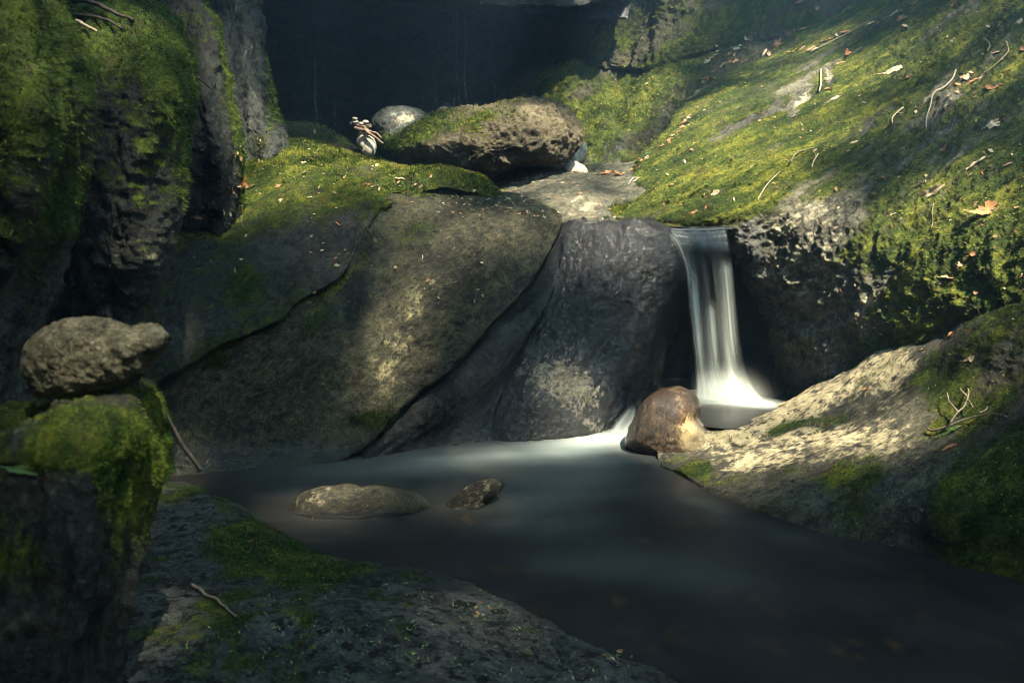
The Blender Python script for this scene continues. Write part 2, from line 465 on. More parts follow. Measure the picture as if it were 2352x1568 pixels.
def patch(name, label, cat, rows, mat, masks, disp, res=1.7, wrap="LRT", thick=0.5, bulge=0.0, moss=None, wrapn=7, inward=0.25, grit=0.009):
    rows = [np.array(r, float) for r in rows]
    length = max(np.abs(np.diff(r[:, :2], axis=0)).max(1).sum() for r in rows)
    height = 0
    for a, b in zip(rows[:-1], rows[1:]):
        height += max(np.linalg.norm(a[k, :2] - b[k2, :2]) for k, k2 in ((0, 0), (len(a) // 2, len(b) // 2), (-1, -1)))
    k = 1024 / 2352 / res
    nu = int(np.clip(length * k, 20, 460)); nv = int(np.clip(height * k, 20, 400))
    R = np.stack([resample_row(r, nu) for r in rows])
    gap = np.linalg.norm(np.diff(R[:, :, :2], axis=0), axis=2).mean(1) + 1e-6
    t = np.concatenate([[0], np.cumsum(gap)]); t /= t[-1]
    tq = np.linspace(0, 1, nv)
    G = spline(t, R, tq)
    if bulge:
        uu = np.linspace(0, 1, nu)
        G[:, :, 2] -= bulge * np.outer(np.sin(np.pi * tq) ** 0.7, np.sin(np.pi * uu) ** 0.7)
    W = P(G[..., 0], G[..., 1], G[..., 2])
    X, Yp = G[..., 0], G[..., 1]
    s = np.linspace(0, 1, wrapn + 1)[1:]

    def ext(E, I):
        back = E - CAM; back[:, 2] *= 0.35
        back /= np.linalg.norm(back, axis=1)[:, None]
        out = E - I; out /= np.linalg.norm(out, axis=1)[:, None] + 1e-9
        lay = []
        for q in s:
            a = q * math.pi / 2
            lay.append(E + back * thick * q + out * thick * 0.06 * math.sin(min(1, q * 3) * math.pi)
                       - out * thick * inward * (1 - math.cos(a)))
        return lay
    for side in wrap:
        if side == "R":
            L = ext(W[:, -1], W[:, -3])
            W = np.concatenate([W] + [l[:, None] for l in L], 1)
            X = np.concatenate([X] + [X[:, -1:]] * wrapn, 1); Yp = np.concatenate([Yp] + [Yp[:, -1:]] * wrapn, 1)
        if side == "L":
            L = ext(W[:, 0], W[:, 2])
            W = np.concatenate([l[:, None] for l in L[::-1]] + [W], 1)
            X = np.concatenate([X[:, :1]] * wrapn + [X], 1); Yp = np.concatenate([Yp[:, :1]] * wrapn + [Yp], 1)
        if side == "T":
            L = ext(W[0], W[2])
            W = np.concatenate([l[None] for l in L[::-1]] + [W], 0)
            X = np.concatenate([X[:1]] * wrapn + [X], 0); Yp = np.concatenate([Yp[:1]] * wrapn + [Yp], 0)
        if side == "B":
            L = ext(W[-1], W[-3])
            W = np.concatenate([W] + [l[None] for l in L], 0)
            X = np.concatenate([X] + [X[-1:]] * wrapn, 0); Yp = np.concatenate([Yp] + [Yp[-1:]] * wrapn, 0)
    F = grid_faces(*W.shape[:2])
    N = vnormals(W.reshape(-1, 3), F)
    mid = W.reshape(-1, 3)
    if ((N * (CAM - mid)).sum(1)).mean() < 0: N = -N
    return finish_rock(name, label, cat, mid, N, F, X.ravel(), Yp.ravel(), mat, masks, disp, moss, None, grit)


_ico = {}


def ico(sub):
    if sub not in _ico:
        bm = bmesh.new(); bmesh.ops.create_icosphere(bm, subdivisions=sub, radius=1)
        bm.verts.ensure_lookup_table()
        _ico[sub] = (np.array([v.co[:] for v in bm.verts]), np.array([[v.index for v in f.verts] for f in bm.faces]))
        bm.free()
    return _ico[sub]


def boulder(name, label, cat, outline, Y, depth, mat, masks, disp, sub=6, moss=None, center=None, box=0.8, group=None, grit=0.004):
    o = np.array(outline, float)
    c = np.array(center, float) if center else o.mean(0)
    th = np.arctan2(-(o[:, 1] - c[1]), o[:, 0] - c[0]); r = np.hypot(o[:, 0] - c[0], o[:, 1] - c[1])
    k = np.argsort(th); th, r = th[k], r[k]
    th = np.concatenate([th[-2:] - 2 * math.pi, th, th[:2] + 2 * math.pi]); r = np.concatenate([r[-2:], r, r[:2]]) * 0.985
    D, F = ico(sub)
    ang = np.arctan2(D[:, 2], D[:, 0])
    rad = sum(np.interp(ang + q, th, r) * w for q, w in ((-0.09, .25), (0, .5), (0.09, .25)))
    pl = np.hypot(D[:, 0], D[:, 2])
    plb = np.sin(np.arcsin(np.clip(pl, 0, 1))) ** box
    C = P(c[0], c[1], Y)
    vd = (C - CAM) / np.linalg.norm(C - CAM)
    r0, u0 = RGT, UPV
    # metres per pixel at that distance
    mpp = np.linalg.norm(P(c[0] + 1, c[1], Y) - C)
    W = C + (np.cos(ang) * plb * rad * mpp)[:, None] * r0 + (np.sin(ang) * plb * rad * mpp)[:, None] * u0 + (np.sign(D[:, 1]) * np.abs(D[:, 1]) ** 0.9 * depth)[:, None] * vd
    N = vnormals(W, F)
    if ((N * (W - C)).sum(1)).mean() < 0: N = -N
    px = c[0] + np.cos(ang) * plb * rad; py = c[1] - np.sin(ang) * plb * rad
    return finish_rock(name, label, cat, W, N, F, px, py, mat, masks, disp, moss, group, grit)


def nz(V, sc, seed=0, oc=4, an=None):
    return fbm(V, sc, oc, seed=seed, aniso=an)


LA = (LEFTDIR, 4.0); SA = (SLABDIR, 3.5); KA = (SLOPEDIR, 5.0)

# ---------------------------------------------------------------- LEFT WALL
# nearest mossy buttress
def m_A(px, py, V, N):
    m = 0.62 + 0.55 * N[:, 2] + 0.55 * nz(V, 0.28, 1) - sstep(420, 900, py) * 0.45 + blobs(px, py, [(30, 180, 70, 160, 0, 0.4), (150, 430, 45, 110, 10, 0.3)])
    return dict(moss=m, pale=blobs(px, py, [(20, 610, 30, 60, 10, 0.35), (150, 505, 14, 60, 15, 0.5), (70, 300, 20, 60, 10, 0.2)]))

def edge_rows(ys, edge, xl, Yl, bul, Yedge, groove=None):
    """rows of a buttress whose right-hand outline follows `edge` [(x,y)...]"""
    e = np.array(edge, float)
    rows = []
    for i, y in enumerate(ys):
        xe = np.interp(y, e[:, 1], e[:, 0])
        t = [0, 0.3, 0.6, 0.85, 1.0]
        yl = np.interp(i, range(len(Yl)), Yl)
        xs = [xl + (xe - xl) * q for q in t]
        Ys = [yl, yl - bul * 0.7, yl - bul, yl - bul * 0.55 + 0.0, yl + Yedge]
        rows.append([(a, y, b) for a, b in zip(xs, Ys)])
    return rows


edgeA = [(120, -120), (150, 0), (172, 60), (180, 120), (194, 215), (186, 280), (172, 400), (163, 500), (145, 560), (120, 640), (100, 750), (90, 900), (90, 1300)]
patch("mossy_buttress", "blurred mossy rock buttress nearest the camera, cut off by the picture's left edge", "rock",
      edge_rows([-120, 0, 120, 240, 400, 560, 750, 950, 1300], edgeA, -330, [1.85, 1.75, 1.66, 1.6, 1.6, 1.62, 1.7, 1.75, 1.8], 0.12, 0.22),
      R_left, m_A, [(0.07, 0.45, 3, "fbm", LA, 1), (0.045, 0.16, 4, "ridge", LA, 2), (0.014, 0.05, 3, "fbm", None, 3)], res=2.0, wrap="RT", thick=0.5,
      moss=dict(count=34000, length=0.011, width=0.0030, mat=M_mossgreen, lean=(0.1, 0, -0.35), seed=11))

def m_B(px, py, V, N):
    m = 0.36 + 0.75 * N[:, 2] + 0.65 * nz(V, 0.35, 2) + 0.35 * sstep(0.1, 0.7, N[:, 0]) - sstep(330, 620, py) * 0.30
    m += blobs(px, py, [(400, 150, 80, 140, 20, 0.55), (330, 60, 120, 60, 25, 0.3), (440, 250, 22, 80, 0, 0.5), (350, 700, 60, 60, 0, 0.15)])
    return dict(moss=m, pale=blobs(px, py, [(393, 560, 20, 36, 20, 1.1), (335, 580, 14, 10, 0, 0.7), (400, 505, 12, 12, 0, 0.3)]))

edgeB = [(300, -120), (345, 0), (402, 40), (432, 90), (450, 150), (456, 210), (448, 260), (441, 310), (437, 360), (434, 480), (432, 530), (414, 580), (394, 620), (388, 680), (378, 760), (368, 850), (352, 1000), (340, 1300)]
patch("mossy_buttress", "tall bulging rock buttress with bright moss on its shoulder, above the balanced stone", "rock",
      edge_rows([-120, 0, 60, 130, 210, 300, 420, 560, 750, 950, 1300], edgeB, 20, [3.3, 3.0, 2.8, 2.68, 2.6, 2.6, 2.62, 2.66, 2.75, 2.8, 2.85], 0.16, 0.28),
      R_left, m_B, [(0.10, 0.6, 3, "fbm", LA, 4), (0.06, 0.2, 4, "ridge", LA, 5), (0.016, 0.06, 3, "fbm", None, 6)], wrap="RT", thick=0.7,
      moss=dict(count=56000, length=0.014, width=0.0038, mat=M_mossgreen, lean=(0.15, 0, -0.35), seed=12))

def m_C(px, py, V, N):
    e = np.interp(py, [p[1] for p in edgeC], [p[0] for p in edgeC])
    m = 0.16 + 0.35 * N[:, 2] + 0.5 * nz(V, 0.3, 3, an=LA) + 0.75 * np.exp(-((px - e) / 11.0) ** 2) + blobs(px, py, [(440, 60, 40, 60, 0, 0.25)])
    return dict(moss=m)

edgeC = [(440, -120), (475, 0), (496, 60), (506, 130), (516, 190), (526, 240), (541, 310), (553, 395), (556, 420), (560, 520)]
patch("rock_fin", "thin dark rock fin with a bright moss line down its edge", "rock",
      edge_rows([-120, 0, 60, 130, 240, 330, 420, 540, 680], edgeC, 330, [4.0, 3.9, 3.8, 3.75, 3.7, 3.7, 3.78, 3.95, 4.5], 0.06, 0.22),
      R_left, m_C, [(0.07, 0.45, 3, "fbm", LA, 7), (0.045, 0.16, 4, "ridge", LA, 8), (0.012, 0.05, 3, "fbm", None, 9)], wrap="RT", thick=0.8,
      moss=dict(count=14000, length=0.022, width=0.005, mat=M_mossgreen, lean=(0.15, 0, -0.3), seed=13))

def m_D(px, py, V, N):
    m = 0.16 + 0.3 * N[:, 2] + 0.45 * nz(V, 0.3, 4, an=LA) + blobs(px, py, [(628, 250, 16, 50, -10, 0.55), (610, 150, 10, 60, 0, 0.3), (560, 320, 60, 40, 0, 0.3)])
    return dict(moss=m, pale=blobs(px, py, [(545, 30, 18, 45, 15, 0.3), (575, 130, 12, 40, 12, 0.35)]))

edgeD = [(575, -120), (592, 0), (601, 60), (606, 140), (616, 190), (626, 230), (641, 280), (658, 312), (668, 380), (670, 420)]
patch("lichen_buttress", "pale lichen streaked rock buttress beside the dark cave mouth", "rock",
      edge_rows([-120, 0, 60, 140, 230, 310, 430], edgeD, 430, [5.4, 5.2, 5.1, 5.0, 4.9, 4.85, 4.8], 0.1, 0.3),
      R_lichen, m_D, [(0.09, 0.5, 3, "fbm", LA, 10), (0.07, 0.17, 4, "ridge", LA, 11), (0.016, 0.05, 3, "fbm", None, 12)], wrap="RT", thick=1.5,
      moss=dict(count=9000, length=0.028, width=0.007, mat=M_mossgreen, lean=(0.15, 0, -0.3), seed=14))

# ---------------------------------------------------------------- CENTRE SLABS
def m_E(px, py, V, N):
    top = np.interp(px, [430, 560, 700, 800, 900], [485, 405, 390, 405, 450])
    m = 0.36 + 0.6 * nz(V, 0.25, 6, an=SA) + 0.75 * np.exp(-np.clip(py - top, 0, 999) / 38.0) + blobs(px, py, [(560, 640, 40, 60, 0, 0.4), (640, 500, 180, 60, 0, 0.1)])
    return dict(moss=m, pale=blobs(px, py, [(760, 560, 80, 80, 0, 0.10)]))

patch("rock_slab", "dark moss-skinned slab leaning left of the long diagonal crack", "rock", [
    [(300, 560, 3.7), (430, 490, 3.95), (500, 447, 4.12), (560, 404, 4.3), (640, 386, 4.42), (720, 390, 4.44), (800, 405, 4.42), (870, 428, 4.36), (908, 448, 4.36)],
    [(290, 760, 3.45), (420, 640, 3.62), (520, 570, 3.78), (620, 520, 3.92), (700, 490, 4.02), (770, 480, 4.1), (830, 480, 4.15), (870, 478, 4.2), (900, 470, 4.28)],
    [(290, 930, 3.2), (400, 850, 3.25), (440, 832, 3.3), (500, 792, 3.36), (560, 769, 3.42), (640, 738, 3.5), (690, 690, 3.58), (740, 664, 3.64), (790, 629, 3.73), (820, 572, 3.9), (850, 520, 4.05), (893, 464, 4.28)]],
    R_darkslab, m_E, [(0.05, 0.7, 3, "fbm", SA, 13), (0.018, 0.12, 4, "fbm", SA, 14), (0.006, 0.04, 3, "fbm", None, 15)], wrap="RTB", thick=0.30, inward=0.1,
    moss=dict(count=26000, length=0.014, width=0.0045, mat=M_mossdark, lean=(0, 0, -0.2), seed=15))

def m_F(px, py, V, N):
    m = 0.10 + 0.55 * nz(V, 0.22, 7, an=SA) + blobs(px, py, [(960, 520, 70, 110, 20, 0.30), (1000, 430, 200, 22, 3, 0.55), (740, 720, 40, 80, 20, 0.2), (500, 820, 50, 50, 0, 0.55), (790, 640, 60, 14, -45, 0.5),
         (830, 960, 90, 22, 0, 0.45), (880, 900, 40, 60, 20, 0.2)])
    pal = blobs(px, py, [(905, 800, 50, 95, 18, 0.34), (870, 880, 45, 75, 15, 0.26), (950, 690, 45, 85, 25, 0.26), (1010, 620, 60, 120, 30, 0.14), (1080, 560, 90, 80, 30, 0.12), (760, 900, 30, 60, 5, 0.15), (720, 800, 30, 80, 0, 0.12)])
    alg = blobs(px, py, [(815, 700, 45, 110, 12, 0.75), (840, 640, 40, 40, 0, 0.4), (830, 850, 35, 100, 5, 0.5), (985, 640, 25, 45, 25, 0.45), (1010, 720, 30, 30, 0, 0.3), (560, 900, 120, 70, 0, 0.25), (880, 700, 30, 50, 20, 0.35)]) + 0.35 * nz(V, 0.12, 31, an=SA)
    return dict(moss=m, pale=pal, stain=alg, wet=sstep(960, 1050, py) * 0.6)

patch("rock_slab", "broad sunlit olive slab right of the long diagonal crack, undercut along its lower edge", "rock", [
    [(280, 850, 3.33), (440, 795, 3.37), (560, 735, 3.49), (690, 655, 3.66), (790, 595, 3.84), (850, 490, 4.15), (905, 437, 4.38), (1000, 430, 4.47), (1130, 443, 4.47), (1220, 456, 4.42), (1288, 487, 4.4)],
    [(280, 980, 3.25), (450, 930, 3.32), (580, 880, 3.42), (720, 820, 3.52), (820, 760, 3.62), (900, 690, 3.74), (990, 620, 3.86), (1080, 560, 3.98), (1160, 520, 4.1), (1230, 500, 4.22), (1291, 505, 4.34)],
    [(280, 1150, 3.1), (450, 1115, 3.15), (600, 1085, 3.28), (750, 1062, 3.34), (850, 1010, 3.42), (900, 955, 3.47), (960, 898, 3.54), (1030, 848, 3.6), (1090, 782, 3.7), (1180, 692, 3.88), (1242, 615, 4.05), (1286, 540, 4.28)]],
    R_slab, m_F, [(0.045, 0.7, 3, "fbm", SA, 16), (0.016, 0.12, 4, "fbm", SA, 17), (0.006, 0.035, 3, "fbm", None, 18)], wrap="RTB", thick=0.4, inward=0.05,
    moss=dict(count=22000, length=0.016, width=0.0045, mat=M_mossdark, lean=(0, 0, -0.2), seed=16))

def m_G(px, py, V, N):
    m = -0.05 + 0.35 * nz(V, 0.2, 8, an=SA) + blobs(px, py, [(960, 870, 110, 22, -40, 0.55), (1250, 610, 60, 30, -55, 0.15), (890, 985, 80, 20, -25, 0.4)])
    return dict(moss=m, wet=0.35 + blobs(px, py, [(1180, 900, 90, 200, 20, 0.35), (900, 1040, 150, 24, 0, 0.6)]), pale=blobs(px, py, [(960, 900, 60, 30, -40, 0.25)]))

patch("rock_wedge", "long grey wedge of rock below the undercut slab, foot in the pool", "rock", [
    [(810, 1010, 3.58), (890, 925, 3.66), (990, 835, 3.8), (1095, 735, 3.96), (1195, 635, 4.18), (1285, 540, 4.44), (1330, 500, 4.55)],
    [(830, 1045, 3.45), (900, 985, 3.5), (1000, 910, 3.62), (1100, 830, 3.76), (1200, 740, 3.94), (1270, 640, 4.14), (1320, 540, 4.38)],
    [(780, 1090, 3.35), (860, 1062, 3.42), (960, 1030, 3.55), (1060, 990, 3.68), (1130, 920, 3.8), (1200, 830, 3.98), (1260, 720, 4.15)],
    [(760, 1130, 3.3), (860, 1110, 3.3), (980, 1080, 3.45), (1100, 1060, 3.6), (1200, 1040, 3.85), (1300, 960, 4.05), (1340, 860, 4.3)]],
    R_wet, m_G, [(0.05, 0.5, 3, "fbm", SA, 19), (0.022, 0.12, 4, "ridge", SA, 20), (0.007, 0.035, 3, "fbm", None, 21)], wrap="T", thick=0.3,
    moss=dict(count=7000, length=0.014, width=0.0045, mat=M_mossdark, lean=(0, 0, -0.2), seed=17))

def m_H(px, py, V, N):
    return dict(moss=-0.2 + 0.2 * nz(V, 0.2, 9), wet=0.85 + 0 * px,
                pale=blobs(px, py, [(1260, 860, 95, 75, 10, 0.6), (1340, 900, 75, 60, 30, 0.5), (1370, 985, 60, 14, 35, 0.6)]),
                stain=blobs(px, py, [(1450, 820, 34, 90, 5, 0.9), (1400, 900, 30, 30, 0, 0.35), (1470, 720, 20, 40, 0, 0.4)]))

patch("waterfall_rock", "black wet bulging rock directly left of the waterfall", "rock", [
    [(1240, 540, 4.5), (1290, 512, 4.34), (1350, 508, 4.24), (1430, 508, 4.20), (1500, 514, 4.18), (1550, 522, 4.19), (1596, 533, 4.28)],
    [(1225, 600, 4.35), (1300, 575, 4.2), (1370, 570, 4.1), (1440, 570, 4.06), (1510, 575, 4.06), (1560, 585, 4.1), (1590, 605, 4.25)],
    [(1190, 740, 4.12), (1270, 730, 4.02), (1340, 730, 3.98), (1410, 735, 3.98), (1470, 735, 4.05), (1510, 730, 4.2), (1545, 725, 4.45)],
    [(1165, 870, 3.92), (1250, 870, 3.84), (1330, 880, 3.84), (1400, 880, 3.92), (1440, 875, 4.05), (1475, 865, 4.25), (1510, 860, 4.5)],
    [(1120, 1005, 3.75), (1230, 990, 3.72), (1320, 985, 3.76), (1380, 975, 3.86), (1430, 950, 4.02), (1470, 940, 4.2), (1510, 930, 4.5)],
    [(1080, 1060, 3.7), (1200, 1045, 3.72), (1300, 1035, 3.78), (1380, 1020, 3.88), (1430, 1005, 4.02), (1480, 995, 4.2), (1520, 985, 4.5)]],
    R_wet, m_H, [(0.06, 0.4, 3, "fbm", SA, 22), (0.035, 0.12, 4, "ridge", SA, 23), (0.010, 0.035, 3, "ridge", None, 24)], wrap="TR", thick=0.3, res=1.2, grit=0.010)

# hollow behind the fall
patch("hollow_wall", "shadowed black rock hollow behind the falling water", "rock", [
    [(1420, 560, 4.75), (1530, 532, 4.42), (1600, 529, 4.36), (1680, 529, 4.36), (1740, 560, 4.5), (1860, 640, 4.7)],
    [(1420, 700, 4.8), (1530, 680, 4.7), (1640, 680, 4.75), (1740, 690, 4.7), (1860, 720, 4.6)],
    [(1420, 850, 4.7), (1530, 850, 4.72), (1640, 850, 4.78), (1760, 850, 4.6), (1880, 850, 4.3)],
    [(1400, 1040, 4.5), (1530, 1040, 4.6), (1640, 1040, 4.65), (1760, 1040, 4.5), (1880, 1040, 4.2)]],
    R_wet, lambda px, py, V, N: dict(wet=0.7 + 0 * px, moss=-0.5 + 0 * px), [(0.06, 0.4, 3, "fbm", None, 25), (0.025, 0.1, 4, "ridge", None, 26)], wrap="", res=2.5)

def m_J(px, py, V, N):
    return dict(moss=-0.02 + 0.55 * nz(V, 0.12, 10) + blobs(px, py, [(1440, 480, 60, 30, 0, 0.7), (1160, 440, 40, 20, 0, 0.3), (1560, 500, 120, 24, 0, 0.6)]),
                wet=blobs(px, py, [(1420, 510, 130, 16, 0, 0.9), (1390, 470, 40, 30, 0, 0.5), (1600, 520, 100, 14, 0, 1.2), (1370, 375, 60, 25, -40, 0.9)]),
                pale=blobs(px, py, [(1330, 470, 60, 35, 0, 0.45), (1230, 410, 90, 25, 0, 0.30), (1370, 378, 35, 25, -40, 0.5)]))

patch("stream_ledge", "speckled grey bedrock ledge the stream crosses above the waterfall", "rock", [
    [(1040, 420, 6.4), (1120, 385, 6.4), (1230, 372, 6.3), (1330, 372, 6.2), (1430, 370, 6.1), (1560, 360, 5.9)],
    [(1080, 425, 5.4), (1140, 408, 5.4), (1230, 388, 5.4), (1310, 392, 5.4), (1420, 400, 5.3), (1560, 415, 5.2)],
    [(1120, 455, 4.8), (1200, 440, 4.8), (1290, 432, 4.8), (1380, 440, 4.75), (1460, 450, 4.7), (1600, 470, 4.65)],
    [(1180, 505, 4.5), (1260, 492, 4.45), (1340, 492, 4.4), (1430, 496, 4.38), (1530, 505, 4.36), (1690, 512, 4.35)],
    [(1200, 528, 4.42), (1280, 516, 4.36), (1350, 513, 4.26), (1430, 512, 4.22), (1520, 520, 4.2), (1600, 525, 4.2), (1700, 524, 4.2)],
    [(1200, 560, 4.5), (1280, 540, 4.42), (1350, 530, 4.36), (1430, 530, 4.36), (1520, 534, 4.36), (1600, 537, 4.36), (1700, 537, 4.36)]],
    R_slope, m_J, [(0.05, 0.5, 3, "fbm", ((1, 0.2, 0), 2), 27), (0.018, 0.09, 4, "ridge", ((1, 0.2, 0), 2.5), 28), (0.008, 0.03, 3, "fbm", None, 29)], wrap="", res=1.4,
    moss=dict(count=12000, length=0.016, width=0.005, mat=M_moss, seed=18))

# mossy ledge behind the slabs
def m_N(px, py, V, N):
    return dict(moss=0.62 + 0.55 * nz(V, 0.22, 11) + blobs(px, py, [(1050, 395, 70, 25, 10, 0.3), (640, 350, 80, 20, -20, 0.1)]), pale=0.15 + 0 * px)

patch("mossy_ledge", "moss carpeted ledge with fallen leaves on top of the centre slabs", "rock", [
    [(440, 430, 5.4), (520, 360, 5.6), (610, 318, 5.8), (700, 312, 5.9), (800, 352, 5.9), (880, 372, 5.8), (940, 388, 5.7), (1050, 400, 5.7), (1130, 425, 5.6)],
    [(430, 455, 4.7), (500, 400, 4.8), (600, 345, 4.95), (700, 340, 5.05), (800, 358, 5.1), (880, 372, 5.05), (945, 386, 4.95), (1060, 388, 4.95), (1120, 410, 4.9), (1150, 445, 4.8)],
    [(420, 490, 4.1), (500, 442, 4.2), (570, 396, 4.4), (640, 378, 4.55), (720, 372, 4.62), (800, 376, 4.66), (880, 382, 4.66), (960, 388, 4.6), (1060, 390, 4.6), (1125, 418, 4.56), (1155, 450, 4.5)],
    [(420, 515, 4.0), (500, 462, 4.14), (565, 418, 4.28), (640, 398, 4.39), (720, 398, 4.42), (800, 412, 4.4), (900, 440, 4.36), (970, 436, 4.4), (1060, 436, 4.42), (1120, 450, 4.42), (1160, 462, 4.42)]],
    R_slab, m_N, [(0.05, 0.45, 3, "fbm", None, 30), (0.025, 0.13, 3, "fbm", None, 31), (0.01, 0.04, 3, "fbm", None, 32)], wrap="", res=1.4,
    moss=dict(count=80000, length=0.018, width=0.006, mat=M_moss, seed=19, up=0.8))

# ---------------------------------------------------------------- RIGHT SIDE
def m_K(px, py, V, N):
    m = 0.76 + 0.70 * nz(V, 0.40, 12, an=KA) + 0.70 * nz(V, 0.11, 13, an=(SLOPEDIR, 7.0))
    m -= blobs(px, py, [(1890, 540, 160, 70, -20, 0.70), (1790, 640, 100, 120, -40, 0.75), (1920, 740, 160, 100, -35, 0.65), (2020, 620, 90, 60, -20, 0.3), (1830, 235, 18, 65, 30, 0.8), (1905, 175, 16, 22, 20, 0.9),
         (1780, 245, 14, 45, 35, 0.5), (2170, 250, 55, 60, 0, 0.45), (1600, 210, 30, 90, 35, 0.25), (2000, 470, 220, 50, -20, 0.25), (1850, 880, 100, 90, 0, 0.8), (1730, 540, 60, 40, 0, 0.7)])
    m += blobs(px, py, [(1550, 400, 110, 90, -30, 0.3), (2200, 560, 200, 160, 0, 0.35), (1600, 470, 160, 30, 0, 0.3), (2150, 100, 250, 80, -20, 0.15)])
    wet = blobs(px, py, [(1700, 530, 60, 30, 0, 0.8), (1880, 850, 90, 60, -30, 1.0), (1740, 620, 50, 90, 0, 0.7)])
    pal = 0.12 + blobs(px, py, [(1590, 225, 36, 90, 35, 0.35), (1550, 290, 20, 60, 35, 0.3), (1840, 240, 16, 60, 30, 0.6), (1905, 175, 16, 22, 20, 0.7), (1850, 490, 130, 36, -30, 0.4), (1900, 600, 140, 90, -25, 0.34), (2170, 250, 50, 55, 0, 0.3), (2000, 700, 100, 30, -30, 0.4)])
    return dict(moss=m, wet=wet, pale=pal)

patch("mossy_slope", "great mossy rock slope strewn with dead leaves, rising right of the waterfall", "rock", [
    [(1395, 500, 4.75), (1440, 430, 5.1), (1480, 372, 5.5), (1530, 300, 5.9), (1580, 232, 6.3), (1640, 182, 6.6), (1700, 142, 6.9), (1760, 112, 7.1), (1850, 62, 7.3), (1950, 10, 7.4), (2200, -130, 7.6), (2700, -300, 7.2)],
    [(1405, 503, 4.48), (1470, 455, 4.6), (1550, 400, 4.75), (1640, 345, 4.95), (1750, 285, 5.2), (1860, 235, 5.4), (2000, 170, 5.5), (2200, 60, 5.4), (2450, -60, 5.2), (2700, -140, 4.9)],
    [(1410, 506, 4.4), (1500, 485, 4.42), (1600, 463, 4.45), (1700, 440, 4.48), (1800, 418, 4.46), (1920, 395, 4.4), (2100, 355, 4.2), (2350, 290, 3.9), (2700, 210, 3.5)],
    [(1420, 510, 4.34), (1560, 510, 4.28), (1680, 514, 4.25), (1760, 535, 4.2), (1850, 560, 4.05), (2050, 590, 3.65), (2350, 590, 3.1), (2700, 590, 2.6)],
    [(1440, 530, 4.45), (1560, 530, 4.42), (1672, 530, 4.36), (1700, 590, 4.3), (1760, 640, 4.22), (1840, 670, 4.05), (2040, 700, 3.6), (2350, 720, 2.95), (2700, 720, 2.45)],
    [(1470, 545, 4.7), (1580, 545, 4.7), (1690, 560, 4.6), (1740, 680, 4.5), (1800, 740, 4.2), (1850, 790, 4.0), (2040, 810, 3.55), (2350, 830, 2.85), (2700, 850, 2.35)],
    [(1560, 600, 4.9), (1640, 620, 4.9), (1740, 700, 4.8), (1790, 800, 4.45), (1815, 870, 4.2), (1870, 930, 4.0), (2040, 960, 3.6), (2350, 1000, 2.8), (2700, 1000, 2.3)],
    [(1600, 700, 5.0), (1680, 740, 5.0), (1760, 830, 4.9), (1790, 930, 4.45), (1810, 990, 4.25), (1870, 1040, 4.0), (2040, 1080, 3.6), (2350, 1150, 2.75), (2700, 1200, 2.25)]],
    R_slope, m_K, [(0.09, 0.9, 3, "fbm", KA, 33), (0.06, 0.20, 4, "ridge", KA, 34), (0.03, 0.07, 4, "ridge", (SLOPEDIR, 3.0), 35)], wrap="TL", thick=0.8, res=1.4, grit=0.014,
    moss=dict(count=130000, length=0.017, width=0.0048, mat=M_moss, lean=(-0.3, -0.1, -0.3), seed=20, streak=(SLOPEDIR, 5.0)))

def m_L(px, py, V, N):
    m = 0.42 + 0.55 * nz(V, 0.4, 14) + blobs(px, py, [(1380, 265, 120, 40, -45, 0.75), (1440, 240, 160, 34, -38, 0.7), (1280, 200, 40, 90, 25, 0.6), (1250, 30, 50, 60, 0, 0.45), (1600, 110, 200, 40, -35, 0.7), (1340, 320, 60, 40, -40, 0.4)])
    return dict(moss=m, pale=blobs(px, py, [(1360, 195, 60, 25, -35, 0.3), (1400, 370, 40, 30, -30, 0.7), (1530, 60, 40, 120, 15, 0.25), (1330, 245, 30, 25, -30, 0.25)]),
                wet=blobs(px, py, [(1400, 360, 60, 40, -30, 1.0), (1320, 90, 20, 20, 0, 0.6)]))

